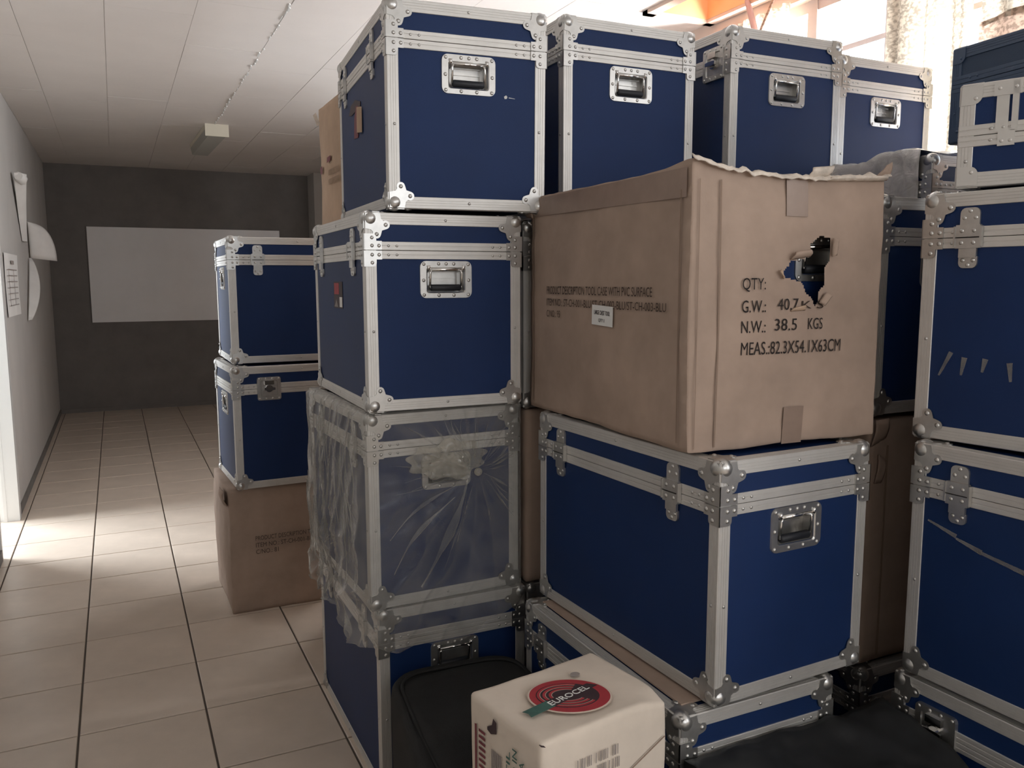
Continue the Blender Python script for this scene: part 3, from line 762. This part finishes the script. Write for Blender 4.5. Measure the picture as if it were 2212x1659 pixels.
# torn bits + marks on it
Zc = bpy.data.objects['cardboard_carton']
bm = bmesh.new(); sheet(bm, lambda u, v: (-.001-.012*u-.012*v, .372+.02*v, .440+.045*v-.012*u), 4, 4); obj('torn_flap', bm, M_KRAFT_IN, Zc)
bm = bmesh.new()
prism(bm, [(0, 0), (.06, .004), (.058, .022), (.004, .020)], 0, .001); obj('tear_mark', bm, M_REDD, Zc, Lm(.40, .23, .265, .011))
bm = bmesh.new(); prism(bm, [(0, 0), (.03, .0), (.028, .03), (.0, .028)], 0, .001); obj('tear_mark', bm, M_REDD, Zc, Lm(.40, .36, .235, .007))
for k, s in enumerate(('FRAGILE', 'THIS SIDE', )): pass
bm = bmesh.new()
for r in range(2):
    for i in range(14): box(bm, .02+i*.012, -.035*r, 0, .027+i*.012, .020-.035*r, .0006)
obj('printed_text', bm, M_CREASE2, Zc, Lm(.40, .23, .215, .0112))

# second column of the back row
make_case('blue case at the bottom of the hidden back row, right of the front left column', 1.112, 2.215, 0, 0, .46, .70, .552)
carton('brown carton glimpsed in the gap right of the plastic-wrapped case', 1.105, 2.21, .562, 0, .52, .72, .545, M_KRAFT, seed=9, tape=False)
make_case('dark blue case glimpsed between the stickered case and the big brown carton', 1.10, 2.215, 1.118, 0, .47, .70, .548)
make_case('second from the left of the four blue cases in the top row', 1.225, 2.20, 1.692, -1.1, .462, .62, .57, handles=('F', 'B'))
make_case('third from the left of four blue cases in the top row, below the tied curtain', 1.79, 2.135, 1.72, -1.0, .46, .62, .565, butterflies=[('L', .54)], handles=('F',))
make_case('rightmost of the four blue cases in the top row, under the window', 2.318, 2.19, 1.703, 0, .458, .62, .565, handles=('F',))
for k, x in enumerate((1.40, 1.90, 2.37)):  # unseen cartons added to keep window light off the aisle stack
    for j in range(3):
        carton('added brown carton in the hidden back row, blocking window light', x, 2.955, j*.632, 0, .43, .62, .628, seed=70+k*3+j, tape=False, n=6, group='hidden back row cartons')
for k, (x, zt) in enumerate(((1.79, 1.706), (2.33, 1.69))):
    for j in range(2):
        carton('added brown carton in the hidden back row, blocking window light', x, 2.22, j*(zt/2), 0, .46, .60, zt/2-.004, seed=20+k*2+j, tape=False, n=6, group='hidden back row cartons')

# ------------------------------------------------------------------ middle stack: two cases and the big carton
make_case('lowest blue case of the middle stack, behind the white box', 1.0345, 1.335, 0, 0, .436, .728, .569, latches=[('L', .10), ('L', .6)])
make_case('blue case directly under the big brown carton in the middle stack', 1.116, 1.326, .584, 2.2, .446, .75, .534, latches=[('L', .115), ('L', .60)], hz=.366, lid=.092)
t = obj('cardboard_sheet', boxbm(.0, 0, 0, .375, .65, .004), M_KRAFT); t.location = (1.066, 1.375, .5722)
tag(t, 'brown cardboard sheet lying between the two cases of the middle stack', 'cardboard sheet')
KW, KL, KH = .543, .783, .607
HOLE = [(.345, .465), (.372, .460), (.373, .412), (.357, .394), (.360, .358), (.341, .345), (.341, .322), (.331, .313), (.318, .330), (.304, .338), (.292, .362), (.268, .368), (.245, .375), (.242, .388), (.256, .398), (.262, .409), (.290, .412), (.312, .417), (.316, .430), (.314, .446), (.330, .458)]
def ktop(e): return -.012*sin(pi*e.x)*(1-e.y)+.010*math.exp(-((e.x)/.12)**2-((e.y)/.12)**2) - .02*e.y*(1-e.x)*0
K = thing('cardboard_carton', 'big brown carton with printed weights and a torn hole, on the middle stack', 'carton', (1.079, 1.399, 1.127), radians(-1.9))
obj('carton_body', carton_body(KW, KL, KH, 11, bulge=.010, crumple=.005, r=.007, n=40, hole=HOLE, nh=150, top=ktop), M_KRAFT, K)
def kf(v, n=.0015):  # follow the bulge on the front face
    pass
def onface(face, W, L, H, u, v, seed, bulge, crumple):
    """outward offset of the carton skin at face coordinates"""
    wid = W if face in 'FB' else L
    return bulge*4*(u/wid)*(1-u/wid)*4*(v/H)*(1-v/H)
def ktext(face, s, u, v, w, cap, mt, rot=0, extra=.0045):
    o = put_text(K, s, w, cap, frame_of(face, KW, KL, KH), mt)
    c, si = cos(rot), sin(rot)
    for q in o.data.vertices:
        a, b = q.co.x, q.co.y; uu, vv = u+a*c-b*si, v+a*si+b*c
        q.co.x, q.co.y, q.co.z = uu, vv, onface(face, KW, KL, KH, uu, vv, 11, .010, .005)+extra
    return o
ktext('F', 'QTY:', .130, .349, .061, .026, M_INK)
ktext('F', 'G.W.:', .130, .300, .063, .027, M_INK)
ktext('F', '40.7', .225, .304, .058, .026, M_INK)
ktext('F', 'K S', .292, .306, .064, .018, M_INK_F)
ktext('F', 'N.W.:', .130, .256, .064, .027, M_INK)
ktext('F', '38.5', .219, .259, .062, .027, M_INK)
ktext('F', 'KGS', .313, .260, .043, .026, M_INK)
ktext('F', 'MEAS.:82.3X54.1X63CM', .131, .208, .283, .029, M_INK)
KLv = lambda y: KL-y
ktext('L', 'PRODUCT DESCRIPTION TOOL CASE WITH PVC SURFACE', KLv(.652), .333, .529, .022, M_INK_F)
ktext('L', 'ITEM NO.: ST-CH-001-BLU/ST-CH-002-BLU/ST-CH-003-BLU', KLv(.652), .301, .582, .020, M_INK_F)
ktext('L', 'C/NO.: 95', KLv(.652), .270, .085, .019, M_INK_F)
o = obj('shipping_label', boxbm(0, 0, 0, .101, .049, .0006), M_LABEL, K, frame_of('L', KW, KL, KH) @ Matrix.Translation((KLv(.383), .261, .0155)) @ Matrix.Rotation(radians(-2), 4, 'Z'))
o['label'] = 'small white label with grey print'
obj('label_print', fit_text('LARGE CHEST TOOL', .076, .011), M_INK, o, Matrix.Translation((.012, .026, .001)))
obj('label_print', fit_text('QTY 1', .028, .008), M_INK, o, Matrix.Translation((.034, .009, .001)))
# tape: along the top of the left side, and short ends on the front
bm = bmesh.new()
def tape_sheet(face, pts_u, vfun, name='packing_tape', mt=M_TAPE, n0=.0035):
    bm = bmesh.new(); nu = 20
    def fn(a, b):
        u = pts_u[0]+(pts_u[1]-pts_u[0])*a; v = vfun(a)[0]+(vfun(a)[1]-vfun(a)[0])*b
        return (u, v, onface(face, KW, KL, KH, u, max(0, min(KH, v)), 11, .010, .005)+n0)
    sheet(bm, fn, nu, 6); return obj(name, bm, mt, K, frame_of(face, KW, KL, KH))
tape_sheet('L', (.01, KL-.01), lambda a: (KH-.055-.012*a, KH-.006))
tape_sheet('F', (.258, .315), lambda a: (.002, .086))
tape_sheet('F', (.245, .305), lambda a: (KH-.10, KH-.018))
for u0, u1 in ((.018, .020), (.070, .074)):
    tape_sheet('F', (u0, u1), lambda a: (.01, KH-.03), 'crease_line', M_CREASE, .004)
tape_sheet('L', (KL-.030, KL-.026), lambda a: (.02, KH-.05), 'crease_line', M_CREASE, .004)
tape_sheet('L', (.030, .034), lambda a: (.02, KH-.05), 'crease_line', M_CREASE, .004)
# torn flaps round the hole and ragged edges
def flap(name, M, pts, curl, mt=M_KRAFT_IN, parent=K, lab=None):
    bm = bmesh.new(); (a, b, c, d) = [Vector((*p, 0)) for p in pts]
    def fn(u, v):
        p = a.lerp(b, u).lerp(d.lerp(c, u), v); p.z = curl*sin(v*pi*.7)+.0035+.003*noise.noise(Vector((u*5+curl*90, v*5, 3))); return p
    sheet(bm, fn, 6, 5); o = obj(name, bm, mt, parent, M)
    o.modifiers.new('thickness', 'SOLIDIFY').thickness = .003
    if lab: o['label'] = lab
    return o
FK = frame_of('F', KW, KL, KH) @ Matrix.Translation((0, 0, .0105)); LK = frame_of('L', KW, KL, KH)
flap('torn_flap', FK, [(.256, .412), (.312, .420), (.305, .436), (.262, .430)], .012, M_KRAFT, lab='torn cardboard flap above the hole')
flap('torn_flap', FK, [(.240, .372), (.232, .392), (.222, .388), (.230, .378)], .008, M_KRAFT_L)
flap('torn_flap', FK, [(.262, .300), (.302, .302), (.300, .314), (.266, .308)], .005, M_KRAFT_L)
flap('torn_flap', FK, [(.342, .318), (.360, .340), (.372, .334), (.352, .312)], .007, M_KRAFT)
flap('torn_flap', FK, [(.374, .420), (.375, .462), (.386, .458), (.382, .424)], .005, M_KRAFT)
TK = Matrix.Translation((0, 0, KH))
# pale torn edge of the top liner, along the front top edge
bm = bmesh.new()
def edge_strip(u, v):
    x = -.004+(KW+.004)*u
    zz = KH-.018*sin(pi*u)+.012*math.exp(-(u/.1)**2)+.006+.007*noise.noise(Vector((u*23, 0, 1)))
    return (x, -.004-.010*v+.006*noise.noise(Vector((u*15, v*2, 5))), zz-.010*v+.004*noise.noise(Vector((u*31, v*3, 8))))
sheet(bm, edge_strip, 60, 3); o = obj('torn_edge', bm, M_KRAFT_IN, K); o.modifiers.new('thickness', 'SOLIDIFY').thickness = .0025
o['label'] = 'pale torn cardboard edge'
FT = frame_of('F', KW, KL, KH)
flap('torn_flap', FT, [(.30, KH-.020), (.36, KH-.012), (.37, KH+.012), (.31, KH+.006)], .014, M_KRAFT_IN)
flap('torn_flap', FT, [(.36, KH-.022), (.53, KH-.014), (.53, KH-.002), (.36, KH-.012)], .016, M_KRAFT_IN)
flap('torn_flap', FT, [(.495, KH-.012), (.540, KH-.012), (.545, KH+.030), (.528, KH+.022)], .012, M_KRAFT)
flap('torn_flap', LK, [(-.012, KH-.055), (.030, KH-.060), (.028, KH+.004), (-.03, KH-.012)], .016, M_KRAFT)
flap('torn_flap', LK, [(-.035, KH-.020), (.02, KH-.018), (.03, KH+.006), (-.05, KH+.008)], .020, M_KRAFT_IN)
make_case('blue case inside the big brown carton, seen through its torn hole', 1.079+.047, 1.399+.042, 1.142, -1.9, .450, .68, .565, hu=.125, lid=.085)

# ------------------------------------------------------------------ right stack, close to the camera
def right_case(label, cx, cy, z, yawd, H, **k):
    L = .75; t = radians(yawd)
    return make_case(label, cx+L*sin(t), cy-L*cos(t), z, yawd, .455, L, H, **k)
right_case('lowest blue case of the right stack, with a large butterfly latch', 1.662, 1.311, 0, 1.5, .553, butterflies=[('L', .112), ('L', .62)], handles=('F', 'B'))
C0 = right_case('second blue case up in the right stack, with a film strip across its side', 1.658, 1.289, .572, 2.4, .549, latches=[('L', .112), ('L', .62)])
C1 = right_case('upper blue case of the right stack, under the small metal-edged case', 1.685, 1.319, 1.133, 9.4, .552, latches=[('L', .100), ('L', .62)])
# scuffs and film remnants
for par, pts in ((C1, [((.05, .145), (.075, .20), .010), ((.10, .15), (.105, .19), .012), ((.145, .16), (.15, .19), .012), ((.205, .145), (.20, .185), .012), ((.27, .13), (.28, .16), .008)]),
                 (C0, [((.04, .375), (.11, .355), .010), ((.11, .35), (.17, .335), .012), ((.16, .335), (.40, .295), .016)])):
    for (a, b, w) in pts:
        bm = bmesh.new(); a, b = Vector((*a, 0)), Vector((*b, 0)); d = (b-a).normalized(); n = Vector((-d.y, d.x, 0))*w/2
        prism(bm, [(a-n*.3)[:2], (b-n)[:2], (b+n)[:2], (a+n*.5)[:2]], .0006, .0012)
        obj('film_remnant', bm, M_FILM4, par, frame_of('L', .455, .75, .55))['label'] = 'scrap of clear film stuck on the panel'
# small case on top
St = radians(22); sc0 = Vector((1.702, 1.262))
S = make_case('small metal-edged blue case with a divided lid, on top of the right stack', sc0.x+.46*sin(St), sc0.y-.46*cos(St), 1.700, 22, .30, .46, .215, lid=.108, handles=(), balls_top=False, plain=True)
FS = frame_of('L', .30, .46, .215)
bm = bmesh.new(); box(bm, .070, .110, .0005, .094, .212, .0045); box(bm, .100, .110, .0005, .112, .212, .006); obj('lid_strap', bm, M_ALU, S, FS)
for b, pts in (((.076, .080, 0, .108, .112, .006), ((.084, .09), (.10, .09))), ((.064, .185, 0, .116, .214, .006), ((.075, .2), (.106, .2)))):
    bm = boxbm(*b)
    for u, v in pts: dome(bm, u, v, .006, .004)
    obj('strap_plate', bm, M_ALU, S, FS)

# behind the right stack: case, carton, case; wrapped case; tall navy case
make_case('blue case at the bottom behind the right stack, only corner fittings visible', 1.76, 1.50, 0, 0, .47, .60, .445, lid=.10, handles=('F',))
carton('tall narrow-looking brown carton between the middle and the right stack', 1.757, 1.505, .462, 0, .48, .58, .67, seed=31, tape=False)
H1 = [o for o in bpy.data.objects if o.get('label', '').startswith('tall narrow-looking')][0]
bm = bmesh.new(); box(bm, .057, -.0075, .02, .061, -.005, .60); obj('crease_line', bm, M_CREASE, H1)
flap('torn_flap', frame_of('F', .48, .58, .67), [(.0, .60), (.055, .62), (.050, .675), (.004, .672)], .012, M_KRAFT, H1)
flap('torn_flap', frame_of('F', .48, .58, .67), [(.02, .50), (.045, .50), (.05, .56), (.022, .58)], .010, M_KRAFT, H1)
H2 = make_case('blue case seen between the big carton and the right stack, above the narrow carton', 1.752, 1.50, 1.150, 0, .455, .58, .552)
P = make_case('blue case half covered by milky plastic, below the rightmost top-row case', 2.262, 1.762, 1.318, 0, .50, .39, .552, handles=())
carton('added brown carton in the hidden back row, blocking window light', 2.262, 1.765, 0, 0, .50, .39, .652, seed=41, tape=False, n=6, group='hidden back row cartons')
carton('added brown carton in the hidden back row, blocking window light', 2.262, 1.765, .656, 0, .50, .39, .648, seed=42, tape=False, n=6, group='hidden back row cartons')
bm = bmesh.new()
def pw(u, v):   # film over the top-left edge of P
    y = .035+.36*u
    if v < .5: p = Vector((-.022, y, .552-.30*(1-v*2))); 
    else: p = Vector((-.022+.30*(v-.5)*2, y, .566))
    n = noise.noise(Vector((y*9, v*4, 3)))*.018+noise.noise(Vector((y*25, v*9, 5)))*.006
    p.x -= abs(n)*.8 if v < .5 else 0; p.z += abs(n) + (.012*sin(u*7) if v > .45 else 0)
    if u < .12: p.y += 0; p.x += .012*(1-u/.12)
    return p
sheet(bm, pw, 50, 24)
o = tag(obj('plastic_bag', bm, M_FILM2), 'grey milky plastic draped over the case below the rightmost top-row case', 'plastic bag'); o.location = (2.262, 1.762, 1.318)
o.modifiers.new('thickness', 'SOLIDIFY').thickness = .001
for j in range(3):
    carton('added brown carton in the hidden back row, blocking window light', 2.33, 1.02, j*.6275, 0, .48, .66, .624, seed=50+j, tape=False, n=6, group='hidden back row cartons')
Tt = radians(-5); tc0 = Vector((2.235, 1.69))
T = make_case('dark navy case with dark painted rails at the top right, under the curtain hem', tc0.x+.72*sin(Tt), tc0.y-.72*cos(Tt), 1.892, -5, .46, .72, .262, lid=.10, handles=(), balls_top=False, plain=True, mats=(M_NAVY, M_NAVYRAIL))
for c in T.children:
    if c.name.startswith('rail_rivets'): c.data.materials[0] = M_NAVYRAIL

# ------------------------------------------------------------------ stack at the far left
G0 = carton('brown carton on the floor under the two cases in the aisle stack', .40, 3.765, 0, 1.0, .43, .50, .578, M_KRAFT, seed=61, tape=False, bulge=.008, crumple=.007, n=34)
for s, u, v, w in (('PRODUCT DESCRIPTION TOOL', .11, .335, .29), ('ITEM NO.: ST-CH-001-BLU', .11, .303, .27), ('C/NO.: 81', .11, .272, .10)):
    o = put_text(G0, s, w, .021, frame_of('F', .43, .50, .578) @ Matrix.Translation((u, v, .0135)), M_INK_F)
flap('torn_flap', frame_of('L', .43, .50, .578), [(.36, .48), (.48, .50), (.505, .575), (.38, .57)], .02, M_KRAFT, G0, 'dark torn top corner')
G1 = make_case('lower blue case of the aisle stack, with a large butterfly latch', .442, 3.726, .586, 2.5, .60, .485, .538, butterflies=[('F', .150), ('F', .48)], handles=('L',), hz=.36)
G2 = make_case('upper blue case of the aisle stack, in front of the white board', .455, 3.815, 1.137, -.2, .60, .50, .552, latches=[('F', .123), ('F', .48)], handles=('L',), hz=.375)

# ------------------------------------------------------------------ foreground: black padded bag, black sheet, white box
def soft_slab(pts, z1, r=.05, inset=.055, seed=0, amp=.012, slope=None):
    """rounded soft body standing on the floor with outline pts"""
    bm = bmesh.new(); n = len(pts); c = Vector((sum(p[0] for p in pts)/n, sum(p[1] for p in pts)/n))
    levels = []
    def ring(k, z):
        out = []
        for p in pts:
            d = c-Vector(p); q = Vector(p)+d.normalized()*min(k, d.length*.98)
            h = z + (slope(q) if slope else 0)*min(1, z/.3)
            nn = noise.noise(Vector((q.x*6+seed, q.y*6, z*3)))*amp*min(1, z*4)
            out.append(bm.verts.new((q.x+nn*.4, q.y, max(.004, h+nn))))
        return out
    levels = [ring(.02, .004), ring(0, .03), ring(0, z1-r), ring(r*.12, z1-r*.45), ring(r*.5, z1-r*.1), ring(r*.95, z1-.006), ring(r*1.15, z1-.010), ring(r*1.5, z1)]
    m = .13
    while m < .6: levels.append(ring(m, z1+.003)); m += .06
    for a, b in zip(levels, levels[1:]):
        for i in range(n):
            f = bm.faces.new((a[i], a[(i+1) % n], b[(i+1) % n], b[i])); f.smooth = True
    bm.faces.new(levels[-1]); bm.faces.new(list(reversed(levels[0])))
    bmesh.ops.remove_doubles(bm, verts=bm.verts, dist=.0005); return bm
def round_poly(P, r, n=8):
    out = []
    for i, p in enumerate(P):
        p = Vector(p); a = (Vector(P[i-1])-p).normalized(); b = (Vector(P[(i+1) % len(P)])-p).normalized()
        s, e = p+a*r, p+b*r
        for k in range(n+1):
            t_ = k/n; out.append(tuple((1-t_)**2*s+2*t_*(1-t_)*p+t_*t_*e))
    # subdivide long runs
    res = []
    for i, p in enumerate(out):
        q = out[(i+1) % len(out)]; d = math.dist(p, q); m = max(1, int(d/.05))
        for k in range(m): res.append((p[0]+(q[0]-p[0])*k/m, p[1]+(q[1]-p[1])*k/m))
    return res
bagp = thing('padded_bag', 'black soft padded bag lying flat on the floor under the white box', 'bag', (0, 0, 0))
outline = round_poly([(.40, .80), (.985, .80), (1.015, 2.14), (.64, 2.165)], .10)
obj('bag_body', soft_slab(outline, .405, r=.05, seed=3), M_BLACK, bagp)
cc = Vector((.76, 1.5))
bm = bmesh.new(); pp = [Vector(p)+(cc-Vector(p)).normalized()*.058 for p in outline]; tube(bm, [(p.x, p.y, .402) for p in pp+[pp[0]]], .005, 6); obj('piping', bm, M_BLACK, bagp)
def sheet_h(u, v):
    x = 1.035+.595*u; y = .62+.70*v
    e = .485-.10*(1-v)**1.2-.05*u*(1-v)
    z = e+.014*noise.noise(Vector((x*9, y*13, 1)))+.008*noise.noise(Vector((x*21, y*27, 4)))+.012*sin((x*.8+y)*26)*(1-abs(2*v-1))*.6
    return Vector((x, y, z))
bm = bmesh.new(); vs = sheet(bm, sheet_h, 44, 44)
rim = [vs[0][i] for i in range(45)]+[vs[j][44] for j in range(1, 45)]+[vs[44][i] for i in range(43, -1, -1)]+[vs[j][0] for j in range(43, 0, -1)]
low = [bm.verts.new((v.co.x, v.co.y, .004)) for v in rim]
for i in range(len(rim)): bm.faces.new((rim[i], low[i], low[(i+1) % len(rim)], rim[(i+1) % len(rim)]))
bm.faces.new(low); bmesh.ops.recalc_face_normals(bm, faces=bm.faces)
tag(obj('black_sheeting', bm, M_BLACKP), 'crumpled black plastic sheeting slumped on the floor in front of the middle stack', 'plastic sheet')

XW, XL_, XH = .310, .228, .275
Xb = thing('white_box', 'white carton with a round red logo on its lid, on the black padded bag', 'carton', (.622, 1.191, .4205), radians(9.5))
def xtop(e): return -.006*(sin(pi*e.x)*sin(pi*e.y)) - .016*math.exp(-((e.x-1)**2+(e.y)**2)/.02)
obj('box_body', carton_body(XW, XL_, XH, 71, bulge=.004, crumple=.0035, r=.009, n=36, top=xtop), M_WHITEBOX, Xb)
bm = bmesh.new(); box(bm, XW*.985-.0, .004, XH-.002, XW*.985+.001, XL_-.004, XH)
def xt(o, z=XH+.0025):
    return o
# logo on the lid: ellipse, rings, ribbon, lettering
Rl = Matrix.Rotation(radians(-22.7-9.5), 4, 'Z')
Cx = Matrix.Rotation(radians(-9.5), 4, 'Z') @ (Vector((.752, 1.316, 0))-Vector((.622, 1.191, 0)))
LM = Matrix.Translation((Cx.x, Cx.y, XH+.0012)) @ Rl
def ell(a, b, n=48, a0=0, a1=360): return [(a*cos(radians(a0+(a1-a0)*i/n)), b*sin(radians(a0+(a1-a0)*i/n))) for i in range(n)]
logo = obj('printed_logo', bmesh.new(), M_GOLD, Xb, LM)
def lp(pts, z, mt, name='logo_print'):
    bm = bmesh.new(); prism(bm, pts, z, z+.0004); return obj(name, bm, mt, logo)
bm = bmesh.new(); prism(bm, ell(.083, .067), 0, .0004); bm.to_mesh(logo.data); bm.free()
lp(ell(.0815, .0655), .0004, M_WHITEBOX); lp(ell(.079, .063), .0008, M_RED)
lp([(x-.004, y) for x, y in ell(.062, .047)], .0012, M_DK)
def arcband(a, b, w, a0, a1, mt, z, ox=0):
    o1 = [(a*cos(radians(t))+ox, b*sin(radians(t))) for t in range(a0, a1+1, 6)]; i1 = [((a-w)*cos(radians(t))+ox, (b-w)*sin(radians(t))) for t in range(a1, a0-1, -6)]
    bm = bmesh.new()
    n = len(o1); vo = [bm.verts.new((*p, z)) for p in o1]; vi = [bm.verts.new((*p, z)) for p in reversed(i1)]
    for k in range(n-1): bm.faces.new((vo[k], vo[k+1], vi[k+1], vi[k]))
    obj('logo_print', bm, mt, logo)
for a, b in ((.060, .045), (.049, .036), (.037, .027)):
    arcband(a, b, .005, 70, 330, M_RED, .0018, -.004); arcband(a-.0052, b-.0052, .0012, 70, 330, M_GOLD, .0019, -.004)
# lettering band, turned relative to the ellipse
tb = Matrix.Rotation(radians(38), 4, 'Z')
bm = bmesh.new(); prism(bm, [(-.112, -.013), (-.108, .0), (-.113, .012), (-.050, .0125), (-.050, -.013)], .0019, .0023); obj('logo_ribbon', bm, M_GREEN, logo, tb)
bm = bmesh.new(); prism(bm, [(-.050, -.013), (-.050, .0125), (.058, .010), (.070, -.008)], .0019, .0021); obj('logo_ribbon', bm, M_DK, logo, tb)
obj('logo_text', fit_text('EUROCEL', .103, .0155), M_LABEL, logo, tb @ Matrix.Translation((-.055, -.008, .0027)))
bm = bmesh.new(); prism(bm, ell(.011, .009, 20), 0, .0004); q = Matrix.Rotation(radians(-9.5), 4, 'Z') @ (Vector((.805, 1.388, 0))-Vector((.622, 1.191, 0)))
obj('round_mark', bm, M_GREY_P, Xb, Matrix.Translation((q.x, q.y, XH+.001)))
# print on the two visible sides
FL = frame_of('L', XW, XL_, XH)
for s, u, w in (('RED IN', .168, .080), ('RICA', .190, .056), ('TIL', .146, .05)):
    bm = fit_text(s, w, .0145 if s != 'TIL' else .012)
    obj('printed_text', bm, M_GREEN, Xb, FL @ Matrix.Translation((u, XH-.040-w-.012*(s != 'RED IN'), .0075)) @ Matrix.Rotation(radians(90), 4, 'Z'))
bm = bmesh.new()
for i in range(14): box(bm, .085+i*.0024, XH-.16, .0068, .086+i*.0024+.0006*(i % 3), XH-.075, .0074)
obj('printed_barcode', bm, M_GREY_P, Xb, FL)
bm = bmesh.new(); box(bm, .026, XH-.16, .0058, .032, XH-.05, .0064); 
for i in range(9): box(bm, .040, XH-.06-.012*i, .0058, .062, XH-.055-.012*i, .0064)
obj('printed_panel', bm, M_REDD, Xb, FL)
FF = frame_of('F', XW, XL_, XH)
bm = bmesh.new()
for i in range(26):
    u = .08+i*.004+random.uniform(-.001, .001)
    for j in range(4):
        if random.random() < .65: box(bm, u, XH-.075-.026*j, .0060, u+.0016, XH-.055-.026*j, .0066)
obj('printed_barcode', bm, M_GREY_P, Xb, FF)
bm = bmesh.new(); prism(bm, [(0, 0), (.012, -.004), (.03, .004), (.03, .026), (.02, .030), (.016, .016), (.0, .006)], .0055, .0062)
obj('torn_hole', bm, M_DK, Xb, FL @ Matrix.Translation((.070, XH-.043, 0)))
bm = bmesh.new(); prism(bm, [(0, 0), (.008, -.002), (.009, .008), (.001, .008)], .0002, .0010); obj('torn_hole', bm, M_DK, Xb, Matrix.Translation((.001, -.002, XH-.004)) @ Matrix.Rotation(.3, 4, 'Y'))
bm = bmesh.new(); tube(bm, [(XW*.45, -.0065, XH-.145), (XW*.7, -.008, XH-.115), (XW-.01, -.006, XH-.082)], .0012, 5); obj('crease_line', bm, M_CREASE, Xb)
